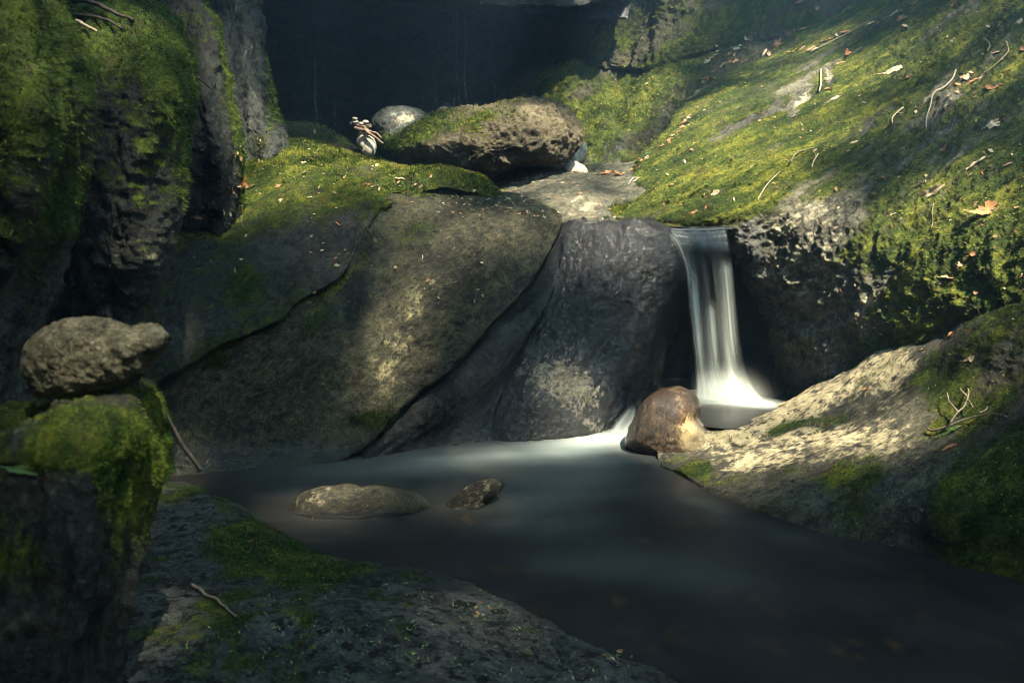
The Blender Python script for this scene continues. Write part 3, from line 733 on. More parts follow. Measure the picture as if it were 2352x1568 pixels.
patch("rock_wall", "craggy brown rock wall with a glowing green moss band behind the big boulder", "rock", [
    [(1150, -140, 7.7), (1200, -140, 7.5), (1300, -140, 7.3), (1420, -140, 7.4), (1510, -140, 7.2), (1650, -140, 7.5), (1950, -220, 8.0), (2700, -500, 8.4)],
    [(1170, 40, 8.2), (1210, 20, 7.7), (1300, 10, 7.3), (1400, 10, 7.45), (1490, 10, 7.35), (1540, 0, 7.1), (1650, 0, 7.3), (1900, -60, 7.8), (2650, -300, 8.2)],
    [(1180, 130, 8.4), (1232, 120, 7.9), (1300, 118, 7.6), (1390, 115, 7.3), (1470, 112, 7.2), (1520, 110, 6.95), (1620, 95, 7.0), (1760, 60, 7.3), (1950, 10, 7.7), (2600, -160, 8.2)],
    [(1150, 240, 8.0), (1205, 215, 7.5), (1280, 215, 7.1), (1380, 205, 7.0), (1460, 200, 6.85), (1520, 185, 6.7), (1620, 160, 6.7), (1730, 120, 6.95), (1900, 60, 7.4)],
    [(1130, 330, 7.3), (1190, 310, 7.0), (1270, 300, 6.75), (1350, 290, 6.5), (1440, 280, 6.4), (1520, 255, 6.3), (1600, 215, 6.4), (1700, 150, 6.8), (1850, 90, 7.3)],
    [(1130, 420, 6.7), (1190, 420, 6.5), (1270, 410, 6.3), (1350, 400, 6.1), (1430, 392, 5.9), (1510, 350, 5.95), (1600, 270, 6.2), (1700, 200, 6.7), (1850, 140, 7.2)]],
    R_back, m_L, [(0.16, 0.8, 3, "fbm", ((-0.5, -0.2, -0.8), 2.0), 36), (0.11, 0.3, 4, "ridge", ((-0.5, -0.2, -0.8), 2.0), 37), (0.03, 0.08, 3, "fbm", None, 38)], wrap="LT", thick=2.0, res=1.4,
    moss=dict(count=36000, length=0.028, width=0.008, mat=M_moss, lean=(-0.2, -0.2, -0.3), seed=21, streak=((-0.5, -0.2, -0.8), 4.0)))

def m_O(px, py, V, N):
    m = 0.20 + 0.85 * nz(V, 0.20, 15, an=(SLOPEDIR, 2.0)) + sstep(1050, 1120, py - (px - 1700) * 0.05) * 0.16 + sstep(2080, 2300, px) * 0.30
    m += blobs(px, py, [(1820, 985, 70, 16, -22, 0.65), (1900, 965, 60, 20, -15, 0.3), (1600, 1075, 40, 30, 0, 0.5), (2180, 880, 80, 60, -20, 0.5), (1960, 960, 60, 14, -20, 0.3), (2020, 1090, 200, 40, 0, 0.2)])
    m -= blobs(px, py, [(1800, 950, 130, 22, -24, 0.3), (1750, 1060, 120, 30, -20, 0.3), (2000, 1000, 160, 30, 5, 0.25)])
    ft = py - np.interp(px, [1500, 1600, 1690, 1780, 1900, 2050, 2200, 2350], [1080, 1150, 1190, 1225, 1265, 1300, 1350, 1390])
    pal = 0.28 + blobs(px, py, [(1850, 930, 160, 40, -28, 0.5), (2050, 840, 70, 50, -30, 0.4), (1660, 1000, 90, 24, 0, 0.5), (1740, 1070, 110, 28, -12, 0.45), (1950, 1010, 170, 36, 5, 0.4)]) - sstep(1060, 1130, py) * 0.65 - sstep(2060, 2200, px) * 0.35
    return dict(moss=m, pale=pal, wet=sstep(-60, -10, ft) * 0.8 + blobs(px, py, [(1690, 985, 60, 12, 0, 0.5), (1960, 880, 40, 10, 0, 0.1)]))

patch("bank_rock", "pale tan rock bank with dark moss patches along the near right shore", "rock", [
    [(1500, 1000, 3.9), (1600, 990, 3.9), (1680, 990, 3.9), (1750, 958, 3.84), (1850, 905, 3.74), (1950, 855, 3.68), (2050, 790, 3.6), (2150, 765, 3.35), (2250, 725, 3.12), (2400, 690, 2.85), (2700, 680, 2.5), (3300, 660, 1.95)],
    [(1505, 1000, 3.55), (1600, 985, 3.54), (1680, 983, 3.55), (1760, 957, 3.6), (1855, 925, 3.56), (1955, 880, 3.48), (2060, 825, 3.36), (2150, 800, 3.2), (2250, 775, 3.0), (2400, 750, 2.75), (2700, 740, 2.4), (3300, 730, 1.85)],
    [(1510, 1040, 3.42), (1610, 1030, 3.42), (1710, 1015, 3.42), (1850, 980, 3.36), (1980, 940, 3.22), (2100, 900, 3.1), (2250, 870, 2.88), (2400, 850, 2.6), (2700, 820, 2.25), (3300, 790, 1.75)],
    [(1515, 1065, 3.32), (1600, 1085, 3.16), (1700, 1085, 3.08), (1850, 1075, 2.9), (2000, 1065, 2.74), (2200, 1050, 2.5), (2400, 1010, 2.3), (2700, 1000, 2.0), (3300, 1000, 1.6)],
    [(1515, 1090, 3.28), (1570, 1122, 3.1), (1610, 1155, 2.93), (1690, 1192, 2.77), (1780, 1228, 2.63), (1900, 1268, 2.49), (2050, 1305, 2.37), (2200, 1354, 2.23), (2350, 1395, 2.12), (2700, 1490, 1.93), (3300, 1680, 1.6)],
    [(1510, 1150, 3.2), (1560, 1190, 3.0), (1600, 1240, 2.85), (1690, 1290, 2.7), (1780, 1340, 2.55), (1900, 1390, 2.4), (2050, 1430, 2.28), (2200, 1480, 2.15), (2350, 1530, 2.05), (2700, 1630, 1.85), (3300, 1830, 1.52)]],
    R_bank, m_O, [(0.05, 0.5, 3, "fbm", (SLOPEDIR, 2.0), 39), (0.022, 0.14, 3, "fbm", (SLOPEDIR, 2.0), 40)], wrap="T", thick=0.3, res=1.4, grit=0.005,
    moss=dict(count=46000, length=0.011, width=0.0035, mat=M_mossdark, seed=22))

# ---------------------------------------------------------------- FOREGROUND
def m_P(px, py, V, N):
    m = 0.26 + 0.7 * nz(V, 0.12, 16) + blobs(px, py, [(560, 1250, 120, 90, 30, 0.45), (690, 1300, 80, 70, 30, 0.45), (800, 1310, 120, 40, 15, 0.35), (420, 1130, 140, 30, 0, 0.3), (520, 1450, 160, 80, 0, 0.3)])
    m -= blobs(px, py, [(400, 1220, 70, 60, 0, 0.35), (1100, 1450, 200, 80, 20, 0.25), (780, 1390, 60, 40, 0, 0.3)])
    return dict(moss=m, pale=blobs(px, py, [(770, 1360, 40, 26, 20, 0.45), (880, 1340, 30, 12, 0, 0.5), (390, 1340, 50, 22, 10, 0.35), (900, 1500, 90, 40, 0, 0.15)]), wet=blobs(px, py, [(980, 1335, 130, 18, 15, 0.8), (1250, 1420, 150, 20, 25, 0.6)]) + 0.1)

def zrow(pts, z):
    return [(x, y, float(Pz(x, y, z)[1])) for x, y in pts]


patch("foreground_slab", "dark needle-speckled rock slab sloping into the pool at the bottom edge", "rock", [
    zrow([(200, 1150), (330, 1098), (400, 1098), (480, 1115), (565, 1155), (640, 1225), (690, 1248), (840, 1272), (1000, 1318), (1110, 1345), (1290, 1422), (1440, 1492), (1580, 1570), (1780, 1700)], -0.08),
    zrow([(200, 1170), (330, 1112), (400, 1112), (480, 1130), (560, 1170), (632, 1236), (688, 1262), (835, 1286), (995, 1332), (1105, 1358), (1283, 1436), (1432, 1506), (1560, 1585), (1750, 1720)], 0.02),
    zrow([(200, 1240), (330, 1170), (400, 1170), (480, 1185), (550, 1220), (605, 1275), (680, 1312), (815, 1340), (970, 1390), (1080, 1420), (1240, 1500), (1385, 1585), (1510, 1670), (1690, 1820)], 0.09),
    zrow([(180, 1380), (330, 1330), (450, 1330), (600, 1360), (760, 1400), (920, 1440), (1080, 1500), (1230, 1580), (1400, 1700), (1600, 1850)], 0.15),
    zrow([(150, 1700), (400, 1700), (650, 1700), (900, 1720), (1150, 1780), (1350, 1880), (1500, 1980)], 0.20),
    zrow([(100, 2100), (400, 2100), (700, 2100), (1000, 2150), (1300, 2250), (1450, 2300)], 0.22)],
    R_fore, m_P, [(0.05, 0.45, 3, "fbm", None, 42), (0.012, 0.1, 3, "fbm", None, 43)], wrap="T", thick=0.25, res=1.7, grit=0.0022,
    moss=dict(count=50000, length=0.009, width=0.0026, mat=M_mossdark, seed=23))

def m_Q(px, py, V, N):
    m = 0.40 + 0.6 * nz(V, 0.15, 17) - sstep(1200, 1400, py) * 0.2 + blobs(px, py, [(250, 1030, 110, 60, 0, 0.65), (260, 1130, 70, 90, 0, 0.3), (345, 960, 12, 70, 0, 0.6), (130, 1050, 60, 30, 0, 0.3), (150, 920, 200, 22, 0, 0.5)])  # moss band along the top rim also paints in the balanced stone's shadow
    return dict(moss=m, pale=blobs(px, py, [(310, 1070, 24, 60, 0, 0.35), (300, 950, 30, 40, 0, 0.2)]))

edgeQ = [(325, 860), (338, 885), (350, 915), (358, 970), (353, 1020), (341, 1080), (331, 1150), (312, 1250), (292, 1350), (272, 1450), (252, 1568), (235, 1750)]
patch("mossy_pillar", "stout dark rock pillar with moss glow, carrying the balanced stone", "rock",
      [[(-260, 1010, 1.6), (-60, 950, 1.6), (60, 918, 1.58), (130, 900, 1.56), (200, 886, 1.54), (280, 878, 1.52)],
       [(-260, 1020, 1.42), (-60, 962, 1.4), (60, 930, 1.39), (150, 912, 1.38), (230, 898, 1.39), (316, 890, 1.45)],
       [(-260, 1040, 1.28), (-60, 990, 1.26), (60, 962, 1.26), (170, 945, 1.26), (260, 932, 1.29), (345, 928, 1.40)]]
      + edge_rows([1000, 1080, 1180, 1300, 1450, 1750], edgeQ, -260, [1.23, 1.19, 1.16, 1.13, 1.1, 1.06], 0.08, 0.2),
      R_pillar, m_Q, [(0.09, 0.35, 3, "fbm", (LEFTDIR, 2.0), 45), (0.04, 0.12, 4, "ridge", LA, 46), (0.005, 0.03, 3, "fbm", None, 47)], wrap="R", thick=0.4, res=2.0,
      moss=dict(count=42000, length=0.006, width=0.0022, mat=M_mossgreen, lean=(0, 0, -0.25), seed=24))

# ---------------------------------------------------------------- BOULDERS AND STONES
CRAG = lambda a, s: [(0.10 * a, 0.55, 3, "fbm", None, s), (0.062 * a, 0.22, 4, "ridge", ((1, 0, 0.3), 1.8), s + 1), (0.022 * a, 0.06, 3, "ridge", None, s + 2)]


def m_big(px, py, V, N):
    m = 0.14 + 0.45 * nz(V, 0.25, 18) + 0.25 * N[:, 2] + blobs(px, py, [(960, 320, 50, 40, -20, 0.6), (1020, 300, 70, 24, -10, 0.4), (1130, 275, 60, 20, 0, 0.3), (925, 345, 20, 20, 0, 0.4)])
    return dict(moss=m, stain=blobs(px, py, [(1190, 340, 80, 40, 0, 0.25)]))

boulder("boulder", "big craggy brown boulder with moss on its left end, lying across the ledge", "boulder",
        [(915, 340), (920, 320), (945, 300), (980, 285), (1020, 270), (1060, 258), (1100, 250), (1130, 239), (1180, 231), (1240, 229), (1272, 236), (1292, 252), (1312, 266), (1326, 285), (1333, 302), (1328, 330), (1315, 355), (1290, 374), (1250, 382), (1200, 388), (1150, 398), (1110, 406), (1080, 401), (1040, 388), (990, 376), (940, 368), (918, 356)],
        5.35, 0.55, R_bould, m_big, CRAG(0.95, 50), grit=0.012, sub=7, center=(1130, 318), moss=dict(count=9000, length=0.022, width=0.007, mat=M_moss, seed=25))
boulder("boulder", "mottled pale stone balanced on top of the mossy pillar", "boulder",
        [(55, 800), (65, 775), (90, 758), (120, 746), (165, 736), (220, 733), (270, 738), (310, 749), (345, 746), (375, 751), (389, 767), (385, 790), (366, 812), (347, 828), (335, 850), (315, 870), (285, 883), (240, 900), (190, 908), (130, 913), (85, 910), (65, 880), (52, 840)],
        1.32, 0.11, R_bal, lambda px, py, V, N: dict(moss=-0.3 + 0 * px, pale=0.12 + 0.3 * nz(V, 0.05, 3)),
        [(0.012, 0.09, 3, "fbm", None, 55), (0.007, 0.045, 4, "ridge", None, 56), (0.003, 0.012, 3, "fbm", None, 57)], sub=7, center=(215, 825))
boulder("boulder", "rounded boulder with a white lichen patch and mossy base, behind the upright stone", "boulder",
        [(862, 310), (850, 280), (858, 262), (875, 249), (905, 243), (945, 245), (972, 256), (990, 272), (1003, 300), (1000, 340), (940, 362), (880, 358)],
        6.3, 0.32, R_lichen, lambda px, py, V, N: dict(moss=0.15 + 0.5 * nz(V, 0.15, 19) + blobs(px, py, [(910, 320, 60, 40, 0, 0.5), (985, 275, 20, 25, 0, 0.5)]) - blobs(px, py, [(925, 272, 50, 20, 0, 0.4)]),
                                                     pale=blobs(px, py, [(925, 272, 45, 22, 0, 0.55)]), wet=blobs(px, py, [(875, 265, 25, 20, 0, 0.6)])),
        CRAG(0.35, 60), sub=6, moss=dict(count=5000, length=0.024, width=0.008, mat=M_mossdark, seed=26))
boulder("boulder", "low moss-topped boulder at the foot of the lichen streaked buttress", "boulder",
        [(632, 310), (640, 290), (655, 282), (690, 285), (730, 294), (770, 306), (805, 324), (824, 350), (780, 370), (700, 372), (640, 350)],
        6.15, 0.4, R_slab, lambda px, py, V, N: dict(moss=0.45 + 0.5 * nz(V, 0.2, 20), pale=0.2 + 0 * px), CRAG(0.4, 65), sub=6,
        moss=dict(count=6000, length=0.022, width=0.007, mat=M_mossgreen, seed=27))
boulder("stone", "smooth pale stone standing upright under the driftwood", "stone",
        [(822, 312), (829, 303), (840, 300), (853, 306), (861, 322), (863, 345), (856, 362), (838, 362), (828, 345)], 5.95, 0.10, R_pale,
        None, [(0.012, 0.15, 3, "fbm", None, 70)], sub=5)
boulder("stone", "small dark stone alone in the cave shadow behind the big boulder", "stone",
        [(998, 270), (1005, 252), (1020, 243), (1038, 244), (1050, 258), (1055, 280), (1025, 292), (1000, 285)], 7.4, 0.14, R_darkslab,
        None, [(0.03, 0.2, 3, "fbm", None, 71)], sub=5)
boulder("stone", "smooth cream stone wedged under the right end of the big boulder", "stone",
        [(1286, 386), (1297, 373), (1315, 367), (1332, 375), (1350, 392), (1352, 402), (1320, 404), (1292, 398)], 5.3, 0.10, R_pale,
        dict(pale=0.0), [(0.012, 0.15, 3, "fbm", None, 72)], sub=5)
boulder("stone", "grey-tan stone standing behind the right end of the big boulder", "stone",
        [(1305, 350), (1318, 328), (1334, 322), (1346, 330), (1346, 352), (1338, 375), (1320, 385), (1305, 375)], 5.75, 0.10, R_pale,
        None, [(0.015, 0.15, 3, "fbm", None, 73)], sub=5)
PB = [("stone", "topmost of the two tiny pale stones piled on the driftwood's left tip", (815, 273, 7, 3.6)), ("stone", "lower of the two tiny pale stones piled on the driftwood's left tip", (816, 280, 7.5, 3.8)),
      ("stone", "tiny white stone in the middle of the driftwood", (829, 284, 7, 4)), ("stone", "tiny cream stone resting over the white one on the driftwood", (840, 280, 8, 4)),
      ("stone", "tiny brown stone on the driftwood beside the white ones", (847, 289, 9, 6))]
for i, (nm, lb, (x, y, rx, ry)) in enumerate(PB):
    ol = [(x + rx * math.cos(a) * (1 + 0.15 * math.sin(3 * a + i)), y - ry * math.sin(a)) for a in np.linspace(0, 2 * math.pi, 11)[:-1]]
    boulder(nm, lb, "stone", ol, 5.88, 0.025, R_bal if i == 4 else R_pale, None, [(0.006, 0.04, 2, "fbm", None, 74 + i)], sub=3, group="little stones balanced on driftwood")

boulder("stone", "glossy brown rounded stone beside the splash, dividing the two pools", "stone",
        [(1433, 1022), (1442, 985), (1458, 950), (1478, 920), (1500, 901), (1530, 889), (1555, 885), (1580, 894), (1600, 911), (1613, 932), (1606, 952), (1608, 970), (1640, 990), (1662, 1015), (1655, 1050), (1610, 1092), (1535, 1085), (1490, 1065), (1455, 1040)],
        3.62, 0.21, R_brown, lambda px, py, V, N: dict(moss=-0.1 + 0.3 * nz(V, 0.1, 3) + blobs(px, py, [(1590, 1060, 30, 24, 0, 0.5)]), wet=0.8 + blobs(px, py, [(1490, 980, 60, 60, 0, 0.3)]) - blobs(px, py, [(1570, 985, 30, 50, 0, 0.5)]),
                                                      pale=blobs(px, py, [(1585, 990, 34, 42, -20, 0.95), (1558, 915, 14, 40, 10, 0.45), (1610, 1020, 50, 30, 10, 0.7)])),
        [(0.03, 0.25, 3, "fbm", None, 80), (0.010, 0.06, 3, "fbm", None, 81)], sub=6, center=(1525, 985), box=0.85)
boulder("stone", "long low olive-topped stone lying in the pool", "stone",
        [(652, 1200), (658, 1168), (685, 1138), (720, 1122), (770, 1115), (830, 1117), (900, 1121), (950, 1126), (976, 1139), (993, 1160), (990, 1178), (935, 1195), (880, 1222), (820, 1240), (760, 1250), (700, 1250), (662, 1230)],
        2.8, 0.17, R_pool, lambda px, py, V, N: dict(moss=-0.02 + 0.4 * nz(V, 0.12, 21) + 0.1 * N[:, 2], pale=blobs(px, py, [(720, 1150, 50, 26, -20, 0.5), (800, 1122, 90, 8, 0, 0.3)]), wet=0.35 + sstep(1160, 1205, py) * 0.7),
        [(0.014, 0.3, 3, "fbm", ((1, 0, 0.4), 2.0), 83), (0.006, 0.09, 3, "ridge", ((1, 0, 0.4), 3.0), 84), (0.002, 0.02, 3, "fbm", None, 85)], grit=0.0015, sub=7, center=(800, 1178))
boulder("stone", "small speckled stone curving out of the pool", "stone",
        [(1016, 1172), (1032, 1148), (1058, 1130), (1084, 1110), (1110, 1100), (1138, 1098), (1168, 1112), (1150, 1126), (1126, 1136), (1116, 1152), (1116, 1180), (1100, 1208), (1066, 1222), (1033, 1208)],
        2.83, 0.08, R_pool, lambda px, py, V, N: dict(moss=0.05 + 0.5 * nz(V, 0.06, 22), wet=0.2 + sstep(1165, 1200, py) * 0.7, pale=0.32 + 0.3 * nz(V, 0.04, 4)),
        [(0.006, 0.1, 3, "fbm", None, 86), (0.004, 0.035, 3, "ridge", None, 87), (0.002, 0.012, 3, "fbm", None, 88)], grit=0.0015, sub=6, center=(1085, 1155))

# ---------------------------------------------------------------- CAVE (overhang roof and back wall) in world metres
def cave():
    nu, nv = 260, 220
    u = np.linspace(-1, 1, nu); v = np.linspace(0, 1, nv)
    U, Vv = np.meshgrid(u, v)
    Xc = -3.1 + U * 4.2
    wallY = 11.2 - 3.2 * np.abs(U) ** 3
    front = 6.9
    s = np.clip(Vv / 0.6, 0, 1); w = np.clip((Vv - 0.6) / 0.4, 0, 1)
    Yc = front + (wallY - front) * s ** 0.9 - 0.25 * w
    Zr = 3.55 + 0.14 * (Yc - 7.0) - 0.10 * (Xc + 1.2)
    st_ = Yc * 1.9 + Xc * 0.55 + 0.5 * fbm(np.stack([Xc.ravel(), Yc.ravel(), 0 * Xc.ravel()], -1), 1.3, 3, seed=61).reshape(Xc.shape)
    Zr = Zr - 0.15 * (1 - np.mod(st_, 1.0)) * (1 - w)
    Zc = Zr - w ** 1.2 * (Zr + 0.2)
    W = np.stack([Xc, Yc, Zc], -1)
    # brow of the overhang
    brow = []
    for k in range(1, 9):
        q = k / 8
        brow.append(np.stack([Xc[0], Yc[0] - 0.1 + 0.35 * q * q, Zc[0] + 0.9 * q + 0.15 * math.sin(q * 3)], -1))
    W = np.concatenate([np.stack(brow[::-1]), W], 0)
    F = grid_faces(*W.shape[:2])
    Wf = W.reshape(-1, 3); N = vnormals(Wf, F)
    if (N * (np.array([-2.5, 8, 2.0]) - Wf)).sum(1).mean() < 0: N = -N
    st = ((1, 0.3, -0.2), 4.0)
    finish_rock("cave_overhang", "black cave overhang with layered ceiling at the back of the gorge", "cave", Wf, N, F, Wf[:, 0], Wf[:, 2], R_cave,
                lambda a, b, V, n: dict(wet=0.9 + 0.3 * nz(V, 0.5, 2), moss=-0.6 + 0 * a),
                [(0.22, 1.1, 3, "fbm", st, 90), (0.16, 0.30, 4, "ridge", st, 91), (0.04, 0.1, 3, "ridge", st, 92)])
cave()

# ---------------------------------------------------------------- GROUND (one sheet to the horizon)
def terrain(Xg, Yg):
    cy = np.clip(Yg, -3, 12)
    left = -2.2 - 0.18 * cy; right = 2.7 + 0.12 * cy
    up = 1.15 * np.clip(left - Xg, 0, 9) + 0.95 * np.clip(Xg - right, 0, 9)
    back = np.clip(Yg - 11.6, 0, 5) * 1.4
    front = 0.12 * np.clip(-Yg - 1.0, 0, 40)
    return -0.45 + np.maximum(up, back) + front * 0.4


def ground():
    g = np.concatenate([-np.geomspace(120, 6, 40), np.linspace(-5.8, 5.8, 60), np.geomspace(6, 120, 40)])
    gy = np.concatenate([-np.geomspace(120, 4, 30), np.linspace(-3.8, 13.8, 90), np.geomspace(14, 120, 30)])
    Xg, Yg = np.meshgrid(g, gy)
    Z = terrain(Xg, Yg)
    W = np.stack([Xg, Yg, Z], -1).reshape(-1, 3)
    W[:, 2] += 0.12 * fbm(W, 1.5, 3, seed=3)
    F = grid_faces(*Xg.shape)
    me = mesh_np("ground", W, F, dict(moss=np.clip(0.3 + 0.5 * fbm(W, 2.0, 3, seed=4), 0, 1), wet=0 * W[:, 0], pale=0 * W[:, 0], stain=0 * W[:, 0]))
    if me.polygons[0].normal.z < 0: me.flip_normals()
    o = link("ground", me, R_ground); o["kind"] = "structure"
ground()

# ---------------------------------------------------------------- WATER
def dist_poly(p, line):
    """distance and 0..1 position along a polyline for 2-D points"""
    line = np.asarray(line, float)
    seg = np.linalg.norm(np.diff(line, axis=0), axis=1); cum = np.concatenate([[0], np.cumsum(seg)])
    best = np.full(len(p), 1e9); pos = np.zeros(len(p))
    for i in range(len(seg)):
        a, b = line[i], line[i + 1]
        t = np.clip(((p - a) @ (b - a)) / (seg[i] ** 2), 0, 1)
        d = np.linalg.norm(p - a - t[:, None] * (b - a), axis=1)
        k = d < best
        best[k] = d[k]; pos[k] = (cum[i] + t[k] * seg[i]) / cum[-1]
    return best, pos


def water_mat(name, deep, foam, rough=0.31):
    m, t = nt(name); b = NB(t)
    tc = b.n("ShaderNodeTexCoord").outputs["Object"]
    f = b.attr("foam")
    sil = b.noise(tc, 2.2, 3, 0.5)
    dc = b.ramp(b.noise(tc, 3.0, 4, 0.6), [(0.35, deep), (0.7, tuple(c * 2.2 for c in deep))])
    dc = b.mix(b.step(b.noise(tc, 7.0, 3), 0.58, 0.75), dc, (0.045, 0.026, 0.014))
    col = b.mix(f, dc, foam)
    bs = b.n("ShaderNodeBsdfPrincipled")
    b.put(bs.inputs["Base Color"], col)
    b.put(bs.inputs["Roughness"], b.fmix(f, rough, 0.7))
    bs.inputs["IOR"].default_value = 1.33
    b.put(bs.inputs["Specular IOR Level"], b.fmix(f, 0.12, 0.2))
    b.put(bs.inputs["Normal"], b.bump(sil, 0.12, 0.05))
    out = b.n("ShaderNodeOutputMaterial"); t.links.new(bs.outputs[0], out.inputs[0])
    return m


M_water = water_mat("pool_water", (0.0105, 0.0095, 0.0092), (0.46, 0.50, 0.44))

def lower_pool():
    xs = np.linspace(-3.6, 3.6, 420); ys = np.linspace(-3.0, 4.4, 430)
    Xw, Yw = np.meshgrid(xs, ys)
    q = np.stack([Xw.ravel(), Yw.ravel()], -1)
    jet = [Pz(x, y, 0.0)[:2] for x, y in ((1440, 1003), (1390, 1008), (1290, 1024), (1180, 1038), (1050, 1052), (900, 1068), (740, 1085), (600, 1100))]
    d, s = dist_poly(q, jet)
    s = np.clip(np.linalg.norm(q - jet[0], axis=1) / 2.4, 0, 1)
    p3 = np.concatenate([q, 0 * q[:, :1]], 1)
    wob = fbm(p3, 0.8, 3, seed=6, aniso=((1, 0.15, 0), 4.0))
    wid = 0.09 + 0.26 * s
    foam = np.exp(-(d / wid) ** 2) * (0.95 * np.exp(-s / 0.16) + 0.13 * (1 - s))
    foam += np.exp(-(d / (wid * 2.6)) ** 2) * (1 - s) * 0.13 * (1 + wob)
    eddy = [Pz(x, y, 0.0)[:2] for x, y in ((1390, 1010), (1330, 1080), (1210, 1130), (1230, 1200), (1420, 1260), (1600, 1310))]
    d2, s2 = dist_poly(q, eddy)
    s2 = np.clip(np.linalg.norm(q - eddy[0], axis=1) / 2.0, 0, 1)
    foam += np.exp(-(d2 / 0.20) ** 2) * 0.16 * (1 - s2) * (1 + 1.5 * wob)
    e3 = [Pz(x, y, 0.0)[:2] for x, y in ((1130, 1250), (1240, 1290), (1400, 1300), (1560, 1300))]
    d3, s3 = dist_poly(q, e3)
    foam += np.exp(-(d3 / 0.07) ** 2) * 0.07 * np.sin(np.pi * s3) * (1 + wob)
    shore = [Pz(x, y, 0.0)[:2] for x, y in ((1600, 1152), (1690, 1192), (1780, 1228), (1900, 1268))]
    d4, s4 = dist_poly(q, shore)
    foam += np.exp(-(d4 / 0.07) ** 2) * 0.05 * (1 - 0.7 * s4)
    foam += 0.02 * np.clip(wob + 0.2, 0, 1) * sstep(1.8, 2.6, Yw.ravel())
    fg = foam.reshape(Xw.shape)
    for _ in range(14):
        fg = (fg + np.roll(fg, 1, 0) + np.roll(fg, -1, 0) + np.roll(fg, 1, 1) + np.roll(fg, -1, 1)) / 5
    str1 = fbm(p3, 0.16, 3, seed=16, aniso=((1, 0.13, 0), 9.0))
    foam = np.clip(fg.ravel() * (1 + 0.35 * wob + 0.55 * str1) + 0.02 * np.clip(str1, 0, 1) * sstep(1.9, 2.6, Yw.ravel()), 0, 1)
    W = np.concatenate([q, 0 * q[:, :1]], 1)
    me = mesh_np("water", W, grid_faces(*Xw.shape), dict(foam=foam))
    if me.polygons[0].normal.z < 0: me.flip_normals()
    o = link("water", me, M_water); o["kind"] = "structure"
lower_pool()

ZP = 0.14
def upper_pool():
    c = Pz(1690, 945, ZP)
    rr = np.linspace(0.0, 1, 60)[1:]; aa = np.linspace(0, 2 * math.pi, 121)[:-1]
    Rr, Aa = np.meshgrid(rr, aa, indexing="ij")
    X = c[0] - 0.05 + 0.50 * Rr * np.cos(Aa); Y = c[1] + 0.10 + 0.45 * Rr * np.sin(Aa)
    W = np.stack([X.ravel(), Y.ravel(), np.full(X.size, ZP)], -1)
    W = np.concatenate([[[c[0] - 0.05, c[1] + 0.10, ZP]], W])
    idx = np.arange(X.size).reshape(X.shape) + 1
    nx = np.roll(idx, -1, 1)
    F = np.stack([idx[:-1], idx[1:], nx[1:], nx[:-1]], -1).reshape(-1, 4)
    F0 = np.stack([np.zeros(120, int), idx[0], nx[0], nx[0]], -1)
    a = Pz(1600, 916, ZP)[:2]; b = Pz(1745, 926, ZP)[:2]
    d, s = dist_poly(W[:, :2], [a, b])
    foam = np.exp(-(d / 0.085) ** 2) * 1.1 + np.exp(-(d / 0.22) ** 2) * 0.05
    me = bpy.data.meshes.new("water")
    me.from_pydata(W.tolist(), [], [list(map(int, f)) for f in F] + [[0, int(f[1]), int(f[2])] for f in F0])
    at = me.attributes.new("foam", "FLOAT", "POINT"); at.data.foreach_set("value", np.clip(foam, 0, 1).astype(np.float32))
    me.polygons.foreach_set("use_smooth", np.ones(len(me.polygons), bool))
    if me.polygons[0].normal.z < 0: me.flip_normals()
    o = link("water", me, M_water); o["kind"] = "structure"
upper_pool()


def veil_mat(name):
    m, t = nt(name); b = NB(t)
    a = b.attr("veil")
    w = b.attr("white")
    col = b.mix(w, (0.07, 0.08, 0.085), (0.66, 0.69, 0.62))
    d = b.n("ShaderNodeBsdfPrincipled"); b.put(d.inputs["Base Color"], col); d.inputs["Roughness"].default_value = 0.35
    d.inputs["Specular IOR Level"].default_value = 0.4
    tl = b.n("ShaderNodeBsdfTranslucent"); b.put(tl.inputs["Color"], col)
    mx = b.n("ShaderNodeMixShader"); mx.inputs[0].default_value = 0.35
    t.links.new(d.outputs[0], mx.inputs[1]); t.links.new(tl.outputs[0], mx.inputs[2])
    tp = b.n("ShaderNodeBsdfTransparent")
    m2 = b.n("ShaderNodeMixShader"); b.put(m2.inputs[0], a)
    t.links.new(tp.outputs[0], m2.inputs[1]); t.links.new(mx.outputs[0], m2.inputs[2])
    out = b.n("ShaderNodeOutputMaterial"); t.links.new(m2.outputs[0], out.inputs[0])
    return m


M_veil = veil_mat("falling_water")


def sheet(name, rows, nu, nv, fn, parent=None, amp=0.012, seed=1):
    R = np.stack([resample_row(r, nu) for r in rows])
    gap = np.linalg.norm(np.diff(R[:, :, :2], axis=0), axis=2).mean(1) + 1e-6
    t = np.concatenate([[0], np.cumsum(gap)]); t /= t[-1]
    G = spline(t, R, np.linspace(0, 1, nv))
    W = P(G[..., 0], G[..., 1], G[..., 2]).reshape(-1, 3)
    px, py = G[..., 0].ravel(), G[..., 1].ravel()
    uu = np.tile(np.linspace(0, 1, nu), nv); vv = np.repeat(np.linspace(0, 1, nv), nu)
    ph = fbm(np.stack([uu * 8, vv * 0.3, 0 * uu], -1), 1.0, 3, seed=seed)
    W[:, 1] -= amp * ph
    a, w = fn(px, py, uu, vv, W)
    F = grid_faces(nv, nu)
    me = mesh_np(name, W, F, dict(veil=np.clip(a, 0, 1), white=np.clip(w, 0, 1)))
    return link(name, me, M_veil, parent=parent)


def g1(x, c, w): return np.exp(-((x - c) / w) ** 2)


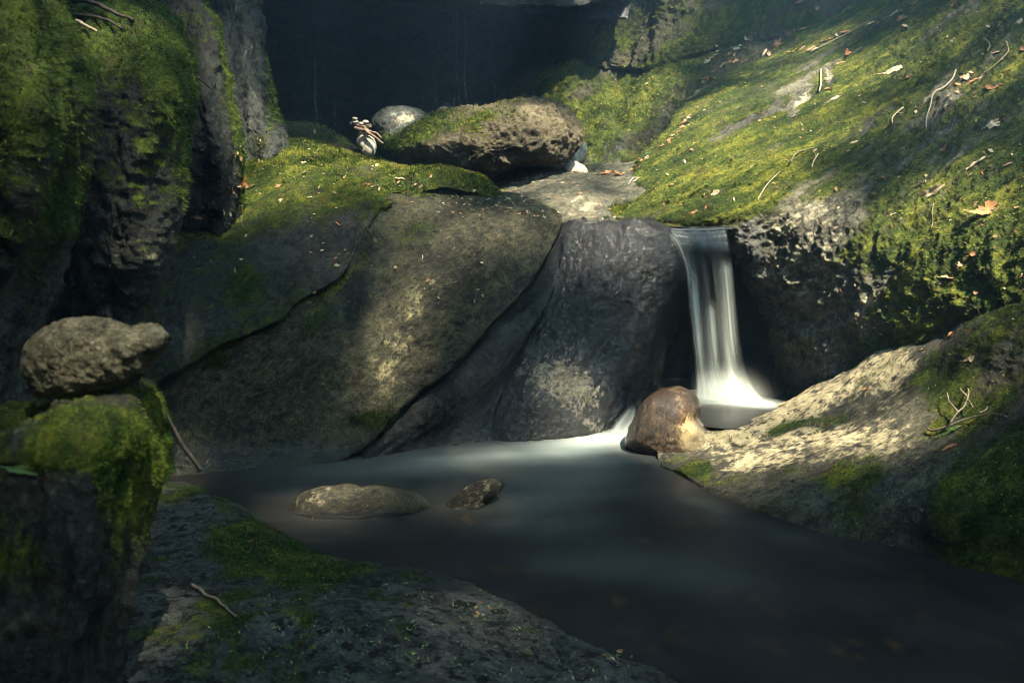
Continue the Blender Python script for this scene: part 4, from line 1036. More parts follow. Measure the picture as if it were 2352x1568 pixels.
def fall_main(px, py, u, v, W):
    q = np.stack([u * 14, v * 0.5, 0 * u], -1)
    st = fbm(q, 1.0, 3, seed=2)
    lean = (py - 600) * 0.06
    x = px - lean
    s = 0.85 * g1(x, 1592, 11) * sstep(560, 700, py)
    s += 0.80 * g1(x, 1626, 13) * sstep(675, 720, py)
    s += 0.80 * g1(x, 1667, 14) * sstep(585, 625, py)
    s += 0.35 * g1(x, 1578, 5) * sstep(560, 600, py) * (1 - sstep(700, 800, py))
    s *= (1 + 0.5 * st)
    s *= 1 - 0.35 * sstep(760, 860, py) * (1 - sstep(860, 900, py))
    base = 0.10 + 0.18 * st
    spl = sstep(840, 905, py)
    edge = sstep(0.0, 0.06, u) * sstep(0.0, 0.06, 1 - u)
    top = 1 - sstep(528, 600, py)
    a = np.clip(base + s * 0.7 + spl * 0.42, 0, 1) * edge * (1 - 0.9 * sstep(908, 927, py))
    a = np.maximum(a, top * 0.85 * edge)
    w = np.clip(0.12 + s + spl * 0.9 + 0.3 * g1(py, 553, 7) * g1(px, 1610, 45), 0, 1) * 1.0
    return a, w


wf = bpy.data.objects.new("waterfall", None); COL.objects.link(wf)
wf.location = P(1650, 915, 4.05)
tag(wf, "silky white waterfall dropping over the ledge into the upper pool", "waterfall")
WOFF = np.array(wf.location)


def wparent(o):
    o.parent = wf
    o.matrix_parent_inverse = Matrix.Translation(-wf.location)


wparent(sheet("falling_sheet", [
    [(1512, 519, 4.42), (1560, 520, 4.42), (1610, 520, 4.42), (1668, 519, 4.42)],
    [(1520, 521, 4.25), (1560, 523, 4.25), (1610, 523, 4.25), (1668, 521, 4.25)],
    [(1535, 530, 4.17), (1570, 534, 4.16), (1620, 535, 4.16), (1670, 530, 4.17)],
    [(1555, 558, 4.12), (1590, 562, 4.11), (1630, 562, 4.11), (1675, 558, 4.12)],
    [(1569, 605, 4.09), (1600, 610, 4.08), (1640, 610, 4.08), (1683, 605, 4.09)],
    [(1580, 700, 4.08), (1610, 700, 4.07), (1650, 700, 4.07), (1692, 700, 4.08)],
    [(1590, 800, 4.07), (1620, 800, 4.06), (1660, 800, 4.06), (1702, 800, 4.07)],
    [(1596, 860, 4.07), (1630, 862, 4.05), (1670, 862, 4.05), (1718, 860, 4.07)],
    [(1596, 900, 4.06), (1635, 905, 4.04), (1690, 905, 4.04), (1745, 905, 4.06)],
    [(1590, 924, 4.05), (1640, 928, 4.02), (1700, 928, 4.02), (1770, 926, 4.05)]], 90, 260, fall_main))


def fall_back(px, py, u, v, W):
    st = fbm(np.stack([u * 9, v * 0.4, 0 * u], -1), 1.0, 3, seed=9)
    edge = sstep(0.0, 0.12, u) * sstep(0.0, 0.12, 1 - u)
    a = (0.12 + 0.35 * st + 0.4 * sstep(820, 900, py)) * edge * sstep(560, 640, py)
    return a, 0.5 + 0.4 * st


wparent(sheet("falling_sheet", [
    [(1560, 560, 4.2), (1620, 560, 4.2), (1680, 560, 4.2)], [(1578, 640, 4.18), (1630, 640, 4.18), (1688, 640, 4.18)],
    [(1590, 780, 4.16), (1645, 780, 4.16), (1703, 780, 4.16)], [(1600, 915, 4.15), (1660, 915, 4.15), (1725, 915, 4.15)]], 60, 160, fall_back, seed=4))


def fall_side(px, py, u, v, W):
    a = 0.75 * np.exp(-((u - 0.5) / 0.28) ** 2) * sstep(0.0, 0.2, v) * (1 - sstep(0.8, 1.0, v)) * (0.8 + 0.5 * fbm(np.stack([u * 7, v * 2, 0 * u], -1), 1.0, 2, seed=3))
    return a, 0.55 + 0.3 * (u * 0)


wparent(sheet("side_trickle", [
    [(1520, 528, 4.18), (1540, 530, 4.17)], [(1543, 552, 4.10), (1560, 550, 4.09)], [(1560, 585, 4.06), (1575, 580, 4.05)], [(1573, 625, 4.05), (1585, 622, 4.04)], [(1582, 680, 4.05), (1592, 680, 4.04)]], 14, 70, fall_side))


def fall_mist(px, py, u, v, W):
    g = np.exp(-((px - 1668 - (py - 900) * 0.2) / (20 + 0.46 * np.clip(py - 800, 0, 200))) ** 2)
    n = 1 + 0.35 * fbm(W, 0.12, 3, seed=8)
    a = g * sstep(810, 905, py) ** 1.5 * 0.42 * n * (1 - sstep(905, 940, py)) * sstep(0, .2, u) * sstep(0, .3, 1 - u)
    return a, 0.9 + 0 * u


for k, Yk in enumerate((4.0, 4.08)):
    wparent(sheet("spray", [[(1575, 790, Yk), (1680, 790, Yk), (1800, 790, Yk)], [(1575, 880, Yk - 0.03), (1680, 880, Yk - 0.05), (1800, 880, Yk - 0.03)], [(1575, 948, Yk - 0.06), (1680, 950, Yk - 0.12), (1800, 948, Yk - 0.06)]], 70, 60, fall_mist, seed=5 + k))


def casc(px, py, u, v, W):
    n = fbm(np.stack([u * 6, v * 1.5, 0 * u], -1), 1.0, 3, seed=5)
    a = (0.55 + 0.4 * n + 0.4 * v) * sstep(0, 0.3, u) * sstep(0, 0.1, 1 - u) * sstep(0, 0.3, v)
    return a, 0.45 + 0.5 * v + 0.3 * n


ca = sheet("cascade", [[(1440, 925, 4.05), (1470, 915, 4.0), (1520, 920, 3.95)], [(1415, 962, 3.95), (1450, 955, 3.92), (1500, 960, 3.86)], [(1385, 995, 3.87), (1420, 995, 3.85), (1470, 998, 3.80)], [(1360, 1009, 3.84), (1400, 1012, 3.80), (1450, 1016, 3.76)]], 40, 50, casc)
tag(ca, "white cascade slipping behind the brown stone into the lower pool", "cascade")

# thin strands of dripping water in the cave mouth
M_drip = veil_mat("drip_water")
drips = [(713, -60, 330, 0.35), (762, 60, 330, 0.2), (1040, 20, 260, 0.7), (1049, 10, 255, 0.8), (1068, 30, 250, 0.5), (1000, 60, 250, 0.2), (1138, 40, 260, 0.25), (1120, 60, 250, 0.15)]
for i, (x, y0, y1, st) in enumerate(drips):
    Yd = 8.0
    a = P(x, y0, Yd); b_ = P(x, y1, Yd)
    rad = 0.006
    n = 7; ang = np.linspace(0, 2 * math.pi, n + 1)[:-1]
    zs = np.linspace(a[2], b_[2] - 0.8, 40)
    V = np.concatenate([np.stack([a[0] + 0.01 * math.sin(z * 9 + i) + rad * np.cos(ang), a[1] + rad * np.sin(ang), 0 * ang + z], -1) for z in zs])
    idx = np.arange(40 * n).reshape(40, n); nx = np.roll(idx, -1, 1)
    F = np.stack([idx[:-1], nx[:-1], nx[1:], idx[1:]], -1).reshape(-1, 4)
    al = np.repeat(st * 1.0 * (0.6 + 0.4 * np.sin(zs * 3.1 + i)), n)
    me = mesh_np("water_strand", V, F, dict(veil=np.clip(al, 0, 1), white=0.9 + 0 * al))
    o = link("water_strand", me, M_drip)
    tag(o, "thin faint strand of water dripping from the cave ceiling", "water strand", "water strands dripping in the cave mouth")

# ---------------------------------------------------------------- LEAVES, TWIGS, NEEDLES
bpy.context.view_layer.update()
dg = bpy.context.evaluated_depsgraph_get()


def hit(x, y, skip=("moss", "falling_sheet", "spray", "side_trickle", "water_strand", "cascade")):
    d = Vector(ray(x, y)).normalized(); o = Vector(CAM)
    for _ in range(12):
        ok, loc, nor, idx, ob, mw = scene.ray_cast(dg, o, d)
        if not ok: return None
        if ob.name.split(".")[0] in skip:
            o = loc + d * 0.003; continue
        if nor.dot(d) > 0: nor = -nor
        return loc, nor, ob
    return None


def leaf_mesh(kind, r):
    """a curled dead leaf: lobed outline, bent along and across"""
    n = 36
    t = np.linspace(0, 2 * math.pi, n, endpoint=False)
    if kind == 0:      # lobed
        rad = 0.62 + 0.30 * np.cos(5 * t) * (0.6 + 0.4 * np.cos(t)) + 0.08 * r.normal(size=n)
        x = rad * np.cos(t); y = 0.78 * rad * np.sin(t)
    elif kind == 1:    # oval, toothed
        rad = 0.8 + 0.05 * r.normal(size=n)
        x = rad * np.cos(t); y = 0.45 * rad * np.sin(t) * (1 - 0.25 * np.cos(t))
    elif kind == 2:    # narrow, rolled
        rad = 0.9 + 0.07 * r.normal(size=n)
        x = rad * np.cos(t); y = 0.24 * rad * np.sin(t)
    else:              # torn
        rad = 0.7 + 0.22 * np.sin(3 * t + r.random() * 6) + 0.15 * r.normal(size=n)
        x = rad * np.cos(t); y = 0.6 * rad * np.sin(t)
    rings = [0.0, 0.35, 0.7, 1.0]
    V = [(0, 0)]
    for q in rings[1:]: V += list(zip(x * q, y * q))
    V = np.array(V)
    c1, c2 = r.uniform(0.15, 0.6), r.uniform(0.2, 1.1) * (1.6 if kind == 2 else 1)
    z = c1 * V[:, 0] ** 2 * np.sign(r.normal()) * 0.5 + c2 * V[:, 1] ** 2 + 0.05 * np.sin(9 * V[:, 0] + 3) - 0.04 * np.exp(-(V[:, 1] / 0.04) ** 2)
    V3 = np.stack([V[:, 0], V[:, 1], z + 0.05], -1) * 0.5
    # stalk
    F = []
    for k in range(n): F.append([0, 1 + k, 1 + (k + 1) % n])
    for j in range(2):
        a = 1 + j * n; b = 1 + (j + 1) * n
        for k in range(n): F.append([a + k, b + k, b + (k + 1) % n, a + (k + 1) % n])
    nb = len(V3)
    st = np.array([[-0.38, -0.012, 0.04], [-0.38, 0.012, 0.04], [-0.72, 0.05, 0.10], [-0.72, 0.03, 0.10]])
    V3 = np.concatenate([V3, st]); F.append([nb, nb + 1, nb + 2, nb + 3])
    me = bpy.data.meshes.new("dead_leaf"); me.from_pydata(V3.tolist(), [], F)
    me.polygons.foreach_set("use_smooth", np.ones(len(me.polygons), bool))
    return me


lr = np.random.default_rng(21)
LEAFM = {}
for kn, mt in (("brown", M_deadleaf), ("pale", M_paleleaf), ("orange", M_orangeleaf), ("green", M_greenleaf)):
    for k in range(4):
        for v in range(2):
            me = leaf_mesh(k, lr); me.materials.append(mt); LEAFM[(kn, k, v)] = me


def leaf(x, y, size_px, kind="brown", shape=None, ang=None, label=None, group=None, cat="leaf", tilt=0.25, name="dead_leaf"):
    h = hit(x, y)
    if h is None: return
    loc, nor, ob = h
    dist = (loc - Vector(CAM)).length
    size = size_px * dist / FP
    sh = int(lr.integers(0, 4)) if shape is None else shape
    me = LEAFM[(kind, sh, int(lr.integers(0, 2)))]
    o = bpy.data.objects.new(name, me); COL.objects.link(o)
    n = (nor * 1.0 + Vector(lr.normal(size=3)) * tilt + Vector((0, -0.15, 0.25))).normalized()
    # long axis: lie along the picture angle, projected on the surface
    a = math.radians(lr.uniform(0, 360) if ang is None else ang)
    ax = Vector(RGT * math.cos(a) + UPV * math.sin(a)); ax = (ax - n * ax.dot(n)).normalized()
    ay = n.cross(ax)
    M = Matrix((ax, ay, n)).transposed().to_4x4()
    o.matrix_world = Matrix.Translation(loc + nor * size * 0.05) @ M @ Matrix.Diagonal((size, size, size, 1))
    tag(o, label, cat, group)
    return o


# single leaves that can be told apart: (x, y, size, colour, shape, angle, label)
SINGLE = [
    (2053, 162, 46, "pale", 2, 20, "long pale rolled leaf lying level across the upper mossy slope"),
    (2133, 444, 62, "pale", 2, 28, "longest pale curled leaf on the mossy slope, below the leaf with a stalk up"),
    (2250, 375, 60, "pale", 2, 50, "long narrow tan leaf standing steeply on the right of the mossy slope"),
    (2266, 487, 66, "orange", 3, 5, "large orange-brown torn leaf low on the right of the mossy slope"),
    (2281, 287, 30, "pale", 0, 20, "pale lobed leaf alone at the right of the mossy slope under the twig loop"),
    (1916, 229, 32, "pale", 2, 35, "narrow tan leaf below the pale standing stick on the slope"),
    (1903, 206, 26, "orange", 0, 10, "orange leaf touching the foot of the pale standing stick"),
    (1644, 446, 34, "pale", 0, -20, "pale lobed leaf at the bottom of the brightest moss, above the fall"),
    (1591, 489, 26, "orange", 2, 30, "orange rolled leaf just above the waterfall lip"),
    (1662, 151, 26, "pale", 3, 60, "pale leaf perched on the crest of the mossy slope"),
    (2083, 65, 30, "pale", 0, -10, "pale lobed leaf high on the dark upper slope"),
    (2185, 768, 20, "orange", 3, 0, "round pinkish leaf on the dark moss above the tan bank"),
    (2228, 825, 24, "pale", 3, 0, "pale crumpled leaf on the mossy crown of the tan bank"),
    (2181, 1028, 34, "orange", 2, 25, "thin orange curled leaf on the dark flank of the tan bank"),
    (554, 418, 40, "orange", 0, 40, "big rust-brown leaf in the corner where the rock fin meets the ledge"),
    (925, 413, 40, "pale", 2, 25, "long pale curled leaf on the moss in front of the big boulder"),
    (704, 398, 24, "pale", 3, 60, "pale greenish leaf standing on the rim of the mossy ledge"),
    (451, 496, 26, "brown", 3, 0, "rounded tan leaf at the far left end of the dark slab's rim"),
    (513, 487, 16, "pale", 1, 70, "small tan leaf, left of a pair near the top of the dark slab"),
    (528, 491, 16, "pale", 1, -50, "small tan leaf, right of a pair near the top of the dark slab"),
    (863, 553, 16, "orange", 1, -50, "small orange leaf stuck beside the top of the diagonal crack"),
    (772, 593, 13, "orange", 1, 70, "small orange leaf on the dark slab just above the crack"),
    (984, 644, 12, "orange", 1, 60, "small orange leaf in the middle of the sunlit olive slab"),
    (1163, 415, 26, "orange", 2, 10, "orange rolled leaf on the bedrock ledge below the big boulder"),
    (1393, 401, 40, "orange", 3, 0, "bright orange leaf heap's left leaf where the slope meets the ledge"),
    (1421, 403, 36, "orange", 3, 0, "bright orange leaf heap's right leaf where the slope meets the ledge"),
    (1459, 417, 34, "pale", 2, 30, "pale rolled leaf at the bottom corner of the mossy slope"),
    (1028, 240, 14, "orange", 3, 40, "brown leaf lying on the small dark stone in the cave shadow"),
    (1987, 894, 14, "orange", 3, 0, "tiny orange leaf on the pale crest of the tan bank"),
    (575, 1244, 20, "orange", 0, 20, "reddish leaf in the dark moss of the foreground slab"),
]
for x, y, s, c, sh, an, lb in SINGLE: leaf(x, y, s, c, sh, an, lb)
leaf(74, 1080, 84, "green", 2, 0, "long slim green leaf caught on the mossy pillar", name="green_leaf")
leaf(2190, 989, 46, "green", 2, 12, "green leaf under the forked twig on the tan bank", name="green_leaf")
leaf(560, 1252 + 30, 34, "green", 2, 15, "small dull green leaf on the moss of the foreground slab", name="green_leaf")

SLOPE = [(1755, 119), (1813, 119), (1847, 110), (1872, 114), (1892, 95), (1909, 89), (1947, 72), (1796, 93), (1810, 77), (1844, 65), (2014, 52), (2070, 45), (2071, 26), (2192, 14), (2099, 12), (2274, 62), (2298, 55), (2343, 52),
         (2187, 95), (1944, 124), (2088, 177), (1925, 148), (2209, 177), (2230, 189), (2199, 193), (2261, 169), (2271, 207), (2295, 200), (2288, 121), (2347, 114), (1959, 330), (2168, 344), (2237, 382), (2095, 449), (2202, 413), (2257, 396),
         (2343, 336), (2314, 379), (2237, 472), (2040, 492), (2051, 490), (2254, 511), (1786, 429), (1620, 473), (1751, 170), (2025, 410), (2116, 422), (1873, 21), (1837, 3), (2087, 339), (2159, 651), (2123, 803), (2175, 634), (2206, 606), (2249, 569), (2237, 584), (1810, 543),
         (2221, 180), (2240, 176), (2252, 184), (1770, 112), (1785, 103), (1765, 124), (1822, 72), (1860, 116), (1833, 113), (1920, 86), (1935, 79), (2000, 55), (2056, 30), (2290, 195)]
for x, y in SLOPE:
    leaf(x + lr.normal() * 1.5, y + lr.normal() * 1.5, lr.uniform(14, 30), ["brown", "pale", "orange", "brown"][lr.integers(0, 4)], None, lr.uniform(-10, 60), "dead leaf among the scattered leaves on the mossy slope", "dead leaves scattered on the mossy slope")
for k in range(40):   # leaf litter in the crease behind the slope
    t = lr.random()
    x, y = 1490 + (1740 - 1490) * t, 300 + (80 - 300) * t
    x += lr.normal() * 5; y += lr.normal() * 5
    if t < 0.45:
        x, y = 1620 + 110 * lr.random(), 0
        y = 140 - (x - 1620) * 0.52 + lr.normal() * 6
    leaf(x, y, lr.uniform(10, 22), ["brown", "orange", "pale"][lr.integers(0, 3)], None, lr.uniform(0, 60), "dead leaf in the litter filling the crease along the slope's top edge", "leaf litter in the crease behind the slope")
for k in range(34):   # leaf line running down the inner foot of the slope
    t = lr.random()
    x = np.interp(t, [0, 0.3, 0.6, 1], [1440, 1500, 1545, 1590]) + lr.normal() * 4
    y = np.interp(t, [0, 0.3, 0.6, 1], [398, 352, 318, 260]) + lr.normal() * 3
    leaf(x, y, lr.uniform(8, 17), ["brown", "orange", "pale"][lr.integers(0, 3)], None, lr.uniform(0, 60), "small dead leaf in the line of litter running down the slope's sunlit foot", "leaf litter line on the sunlit slope")
LEDGE = [(582, 398), (604, 374), (670, 355), (699, 327), (673, 332), (699, 377), (725, 353), (792, 408), (637, 429), (645, 460), (714, 454), (769, 444), (561, 448), (530, 435), (599, 320), (720, 305), (846, 425), (791, 406), (966, 430), (870, 437), (903, 432), (947, 465), (777, 516), (1142, 439), (1083, 458), (1169, 479), (560, 424), (548, 428), (838, 422), (855, 429), (980, 437), (1120, 462)]
for x, y in LEDGE:
    leaf(x + lr.normal(), y + lr.normal(), lr.uniform(10, 22), ["brown", "pale", "orange", "pale"][lr.integers(0, 4)], None, None, "small dead leaf scattered over the rim of the mossy ledge", "dead leaves on the mossy ledge")
for k in range(26):
    leaf(lr.uniform(1000, 1280), lr.uniform(450, 500), lr.uniform(6, 14), ["brown", "pale"][lr.integers(0, 2)], None, None, "tiny leaf scrap on the olive slab's upper rim", "leaf scraps on the olive slab's rim")
for k in range(16):
    leaf(lr.uniform(1130, 1420), lr.uniform(400, 510), lr.uniform(8, 16), ["brown", "pale", "orange"][lr.integers(0, 3)], None, None, "small dead leaf on the speckled bedrock ledge above the fall", "dead leaves on the bedrock ledge")
for k in range(30):
    cx, cy, sx, sy = [(1110, 1405, 60, 22), (1410, 1510, 40, 24)][k % 2]
    leaf(cx + lr.normal() * sx * 0.5, cy + lr.normal() * sy * 0.5, lr.uniform(8, 16), ["green", "pale", "orange", "brown"][lr.integers(0, 4)], 1, None, "tiny leaf scrap in the litter at the foreground slab's waterline", "leaf scraps on the foreground slab")


def tube(name, pts, r0, r1, mat, label, cat="twig", group=None, parent=None, lift=0.0, jit=0.004, seed=0, n=7):
    pts = np.array(pts, float)
    ch = np.concatenate([[0], np.cumsum(np.linalg.norm(np.diff(pts, axis=0), axis=1))])
    m = max(12, int(ch[-1] / 0.012)); m = min(m, 90)
    q = spline(ch, pts, np.linspace(0, ch[-1], m))
    r = np.random.default_rng(seed)
    q += fbm(q, 0.05, 2, seed=seed)[:, None] * np.array([jit, jit, jit])
    tn = np.gradient(q, axis=0); tn /= np.linalg.norm(tn, axis=1)[:, None]
    ref = np.array([0.3, 0.8, 0.5]); a = np.cross(tn, ref); a /= np.linalg.norm(a, axis=1)[:, None]
    b = np.cross(tn, a)
    rad = np.linspace(r0, r1, m) * (1 + 0.25 * fbm(q, 0.03, 2, seed=seed + 5))
    ang = np.linspace(0, 2 * math.pi, n, endpoint=False)
    V = (q[:, None] + rad[:, None, None] * (a[:, None] * np.cos(ang)[None, :, None] + b[:, None] * np.sin(ang)[None, :, None])).reshape(-1, 3)
    idx = np.arange(m * n).reshape(m, n); nx = np.roll(idx, -1, 1)
    F = np.stack([idx[:-1], nx[:-1], nx[1:], idx[1:]], -1).reshape(-1, 4)
    V = np.concatenate([V, [q[0], q[-1]]])
    caps0 = np.stack([np.full(n, m * n), nx[0], idx[0], idx[0]], -1)
    loc = q[0]
    me = bpy.data.meshes.new(name)
    me.from_pydata((V - loc).tolist(), [], F.tolist() + [[m * n, int(nx[0, k]), int(idx[0, k])] for k in range(n)] + [[m * n + 1, int(idx[-1, k]), int(nx[-1, k])] for k in range(n)])
    me.polygons.foreach_set("use_smooth", np.ones(len(me.polygons), bool))
    me.materials.append(mat)
    o = bpy.data.objects.new(name, me); COL.objects.link(o)
    if parent is None:
        o.location = loc
        tag(o, label, cat, group)
    else:
        o.parent = parent; o.location = loc - np.array(parent.location)
    return o


def on(pts, lift=0.01):
    out = []
    for x, y in pts:
        h = hit(x, y, skip=("moss", "falling_sheet", "spray", "side_trickle", "water_strand", "cascade", "dead_leaf", "green_leaf"))
        out.append(np.array(h[0]) + np.array(h[1]) * lift)
    return out


tube("twig", [P(318, 880, 1.42), P(345, 905, 1.44), P(375, 945, 1.46), P(398, 985, 1.49), P(425, 1030, 1.52), P(460, 1080, 1.56)], 0.0035, 0.005, M_twig, "bare grey twig poking down from under the balanced stone", seed=1, jit=0.003)
tube("twig", on([(440, 1348), (480, 1375), (515, 1395), (542, 1422)], 0.008), 0.005, 0.003, M_twig, "curved brown twig on the dark foreground slab", seed=2)
tube("driftwood", [P(1085, 1337, 2.2), P(1115, 1350, 2.17), P(1146, 1368, 2.13)], 0.010, 0.006, M_darkwood, "short wet black stick at the foreground slab's waterline", "stick", seed=3)
tube("driftwood", [P(805, 284, 5.9), P(822, 287, 5.88), P(845, 298, 5.86), P(862, 306, 5.86), P(876, 318, 5.86)], 0.016, 0.008, M_drift, "upper weathered driftwood piece carrying the little stones", "driftwood", seed=4, jit=0.012)
tube("driftwood", [P(816, 294, 5.86), P(832, 298, 5.84), P(850, 308, 5.82), P(868, 320, 5.82), P(880, 331, 5.82)], 0.018, 0.009, M_drift, "lower weathered driftwood piece leaning against the upright stone", "driftwood", seed=5, jit=0.012)
tube("twig", [P(165, 3, 2.72), P(190, 2, 2.70), P(213, 6, 2.68), P(245, 20, 2.64), P(280, 36, 2.6), P(306, 46, 2.56)], 0.010, 0.006, M_darkwood, "dark bent branch on top of the mossy buttresses", "branch", seed=6)
tube("twig", [P(172, 34, 2.7), P(205, 38, 2.66), P(241, 44, 2.6), P(262, 55, 2.56), P(282, 66, 2.54)], 0.007, 0.004, M_darkwood, "thin dark twig below the bent branch on the buttress", seed=7)
tube("twig", [P(176, 48, 2.62), P(200, 60, 2.58), P(222, 74, 2.55)], 0.007, 0.005, M_twigpale, "short pale stick on moss at the top of the buttress", "stick", seed=8)
tube("twig", [P(452, 176, 2.72), P(470, 192, 2.76), P(490, 208, 2.82)], 0.004, 0.003, M_twig, "short twig sticking out from the bright mossy shoulder", seed=9)
tube("twig", on([(553, 470), (556, 490), (555, 510), (561, 528)], 0.006), 0.002, 0.0015, M_twig, "fine rootlet hanging on the dark slab", seed=10)
tube("twig", on([(2196, 168), (2180, 186), (2165, 205), (2150, 217), (2138, 250), (2128, 275), (2122, 298)], 0.02), 0.006, 0.003, M_twigpale, "long pale twig curving down the upper mossy slope", seed=11)
tube("twig", on([(2263, 95), (2270, 108), (2275, 125)], 0.03), 0.004, 0.003, M_twig, "short twig crossing the leaf clump high on the slope", seed=12)
tube("twig", on([(2312, 103), (2306, 125), (2296, 145), (2280, 160), (2262, 173)], 0.03), 0.004, 0.003, M_twig, "looping twig around the leaf clump high on the slope", seed=13)
tube("twig", on([(1887, 163), (1886, 180), (1883, 200), (1879, 216)], 0.02), 0.008, 0.006, M_twigpale, "short pale stick standing beside the lichen patch on the slope", "stick", seed=14)
fk = tube("twig", on([(2073, 253), (2062, 266), (2045, 288)], 0.02), 0.006, 0.004, M_twigpale, "small forked pale twig in the middle of the mossy slope", seed=15)
tube("side_branch", on([(2066, 264), (2078, 262), (2086, 258)], 0.02), 0.004, 0.002, M_twigpale, None, parent=fk, seed=16)
fb = tube("twig", on([(2133, 992), (2148, 995), (2161, 994), (2180, 985), (2200, 978), (2230, 968), (2258, 962), (2290, 960), (2320, 966)], 0.02), 0.005, 0.0025, M_twig, "forked bare twig with fine branches lying on the tan bank", seed=17)
for k, br in enumerate(([(2190, 984), (2205, 962), (2215, 950), (2225, 935), (2233, 922), (2238, 905), (2242, 896)], [(2206, 962), (2196, 948), (2190, 935), (2185, 915)], [(2232, 924), (2220, 915), (2213, 905)], [(2258, 962), (2270, 952), (2284, 940)], [(2226, 935), (2236, 945), (2240, 952)])):
    tube("side_branch", on(br, 0.035), 0.004, 0.0018, M_twig, None, parent=fb, seed=30 + k)
tube("twig", on([(1813, 374), (1832, 352), (1865, 342), (1906, 337)], 0.015), 0.005, 0.003, M_twig, "bent twig with a kink in the middle of the sunny moss slope", seed=18)
tube("twig", on([(1880, 360), (1870, 372), (1862, 388)], 0.015), 0.004, 0.003, M_twigpale, "short straight pale twig below the kinked one on the slope", seed=19)
tube("twig", on([(1740, 460), (1765, 425), (1790, 395)], 0.012), 0.003, 0.002, M_twigpale, "thin straw-coloured stem lying on the lower mossy slope", seed=20)
tube("twig", on([(1860, 125), (1900, 105), (1945, 82), (1990, 55)], 0.02), 0.007, 0.004, M_twig, "long twig buried in the leaf line across the upper slope", seed=24)
tube("twig", on([(1455, 412), (1448, 420), (1442, 428)], 0.012), 0.005, 0.003, M_twigpale, "short pale stick where the slope meets the bedrock ledge", "stick", seed=25)
tube("twig", on([(2140, 470), (2142, 490), (2146, 510), (2143, 525)], 0.012), 0.003, 0.002, M_twig, "thin hanging stem below the longest curled leaf", seed=26)
tube("twig", on([(1870, 505), (1885, 520), (1900, 535)], 0.012), 0.003, 0.002, M_twig, "fine twig on the bare grey band of the slope", seed=27)


def needles():
    pts, nor = [], []
    r = np.random.default_rng(33)
    for (x0, y0, x1, y1, n) in ((380, 1130, 640, 1500, 80), (600, 1280, 1000, 1568, 150), (950, 1360, 1450, 1568, 190), (1700, 1050, 2350, 1330, 140), (1900, 800, 2350, 1050, 130), (1850, 430, 2350, 780, 160), (1250, 560, 1420, 800, 14), (700, 1120, 960, 1210, 16), (1550, 250, 2350, 450, 120), (820, 380, 1130, 450, 40)):
        for _ in range(n):
            h = hit(r.uniform(x0, x1), r.uniform(y0, y1), skip=("moss", "falling_sheet", "spray", "water_strand", "cascade", "dead_leaf", "green_leaf", "twig"))
            if h is None or h[2].name.startswith("water"): continue
            pts.append(h[0]); nor.append(h[1])
    pts = np.array(pts); nor = np.array(nor); n = len(pts)
    t = r.normal(size=(n, 3)); t -= nor * (t * nor).sum(1)[:, None]; t /= np.linalg.norm(t, axis=1)[:, None]
    w = np.cross(nor, t)
    L = r.uniform(0.008, 0.017, n)[:, None]; wd = r.uniform(0.0010, 0.0018, n)[:, None]
    base = pts + nor * 0.007
    V = np.stack([base - t * L / 2, base + w * wd, base + t * L / 2 + nor * 0.004, base - w * wd], 1).reshape(-1, 3)
    tint = np.repeat(r.random(n), 4)
    me = mesh_np("fallen_needles", V, np.arange(n * 4).reshape(-1, 4), dict(tint=tint), smooth=False)
    o = link("fallen_needles", me, M_needle)
    tag(o, "fallen green and straw conifer needles strewn over the rocks", "needles", kind="stuff")
needles()


def litter():
    pts, nor = [], []
    r = np.random.default_rng(44)
    for (x0, y0, x1, y1, n) in ((460, 320, 1130, 450, 170), (1480, 60, 2352, 480, 330), (1130, 400, 1440, 510, 60), (1000, 445, 1280, 500, 50), (700, 470, 1200, 700, 40), (1900, 480, 2352, 780, 70), (430, 480, 800, 640, 30), (1300, 20, 1500, 330, 40)):
        for _ in range(n):
            h = hit(r.uniform(x0, x1), r.uniform(y0, y1), skip=("moss", "falling_sheet", "spray", "water_strand", "cascade", "dead_leaf", "green_leaf", "twig"))
            if h is None or h[2].name.startswith(("water", "cave", "boulder", "driftwood", "stone", "lichen")): continue
            pts.append(h[0]); nor.append(h[1])
    pts = np.array(pts); nor = np.array(nor); n = len(pts)
    nor = nor + r.normal(size=(n, 3)) * 0.4; nor /= np.linalg.norm(nor, axis=1)[:, None]
    t = r.normal(size=(n, 3)) + np.array([0.8, 0.3, 0.5]); t -= nor * (t * nor).sum(1)[:, None]; t /= np.linalg.norm(t, axis=1)[:, None]
    w = np.cross(nor, t)
    L = (0.010 + 0.028 * r.random(n) ** 2)[:, None]; wd = L * r.uniform(0.12, 0.36, n)[:, None]
    base = pts + nor * 0.010
    V = np.stack([base - t * L / 2, base + w * wd - t * L * 0.1 + nor * L * 0.12, base + t * L / 2, base - w * wd + t * L * 0.12 + nor * L * 0.08], 1).reshape(-1, 3)
    me = mesh_np("leaf_litter", V, np.arange(n * 4).reshape(-1, 4), dict(tint=np.repeat(r.random(n), 4)), smooth=False)
    o = link("leaf_litter", me, M_litter)
    tag(o, "crumbs of dead leaf and bark scattered over the moss and ledges", "leaf litter", kind="stuff")
litter()

# ---------------------------------------------------------------- SUN, SKY AND UNSEEN TREES PLACED TO SHADE THE GORGE
SUN_EL, SUN_AZ = math.radians(60), math.radians(143)     # azimuth from +Y towards +X: high sun behind the photographer's right shoulder
S = np.array([math.cos(SUN_EL) * math.sin(SUN_AZ), math.cos(SUN_EL) * math.cos(SUN_AZ), math.sin(SUN_EL)])
sl = bpy.data.lights.new("sun", "SUN"); so = bpy.data.objects.new("sun", sl); COL.objects.link(so)
sl.energy = 5.0; sl.angle = math.radians(0.9); sl.color = (1.0, 0.91, 0.72)
so.rotation_euler = Vector(S).to_track_quat("Z", "Y").to_euler(); so.location = S * 30

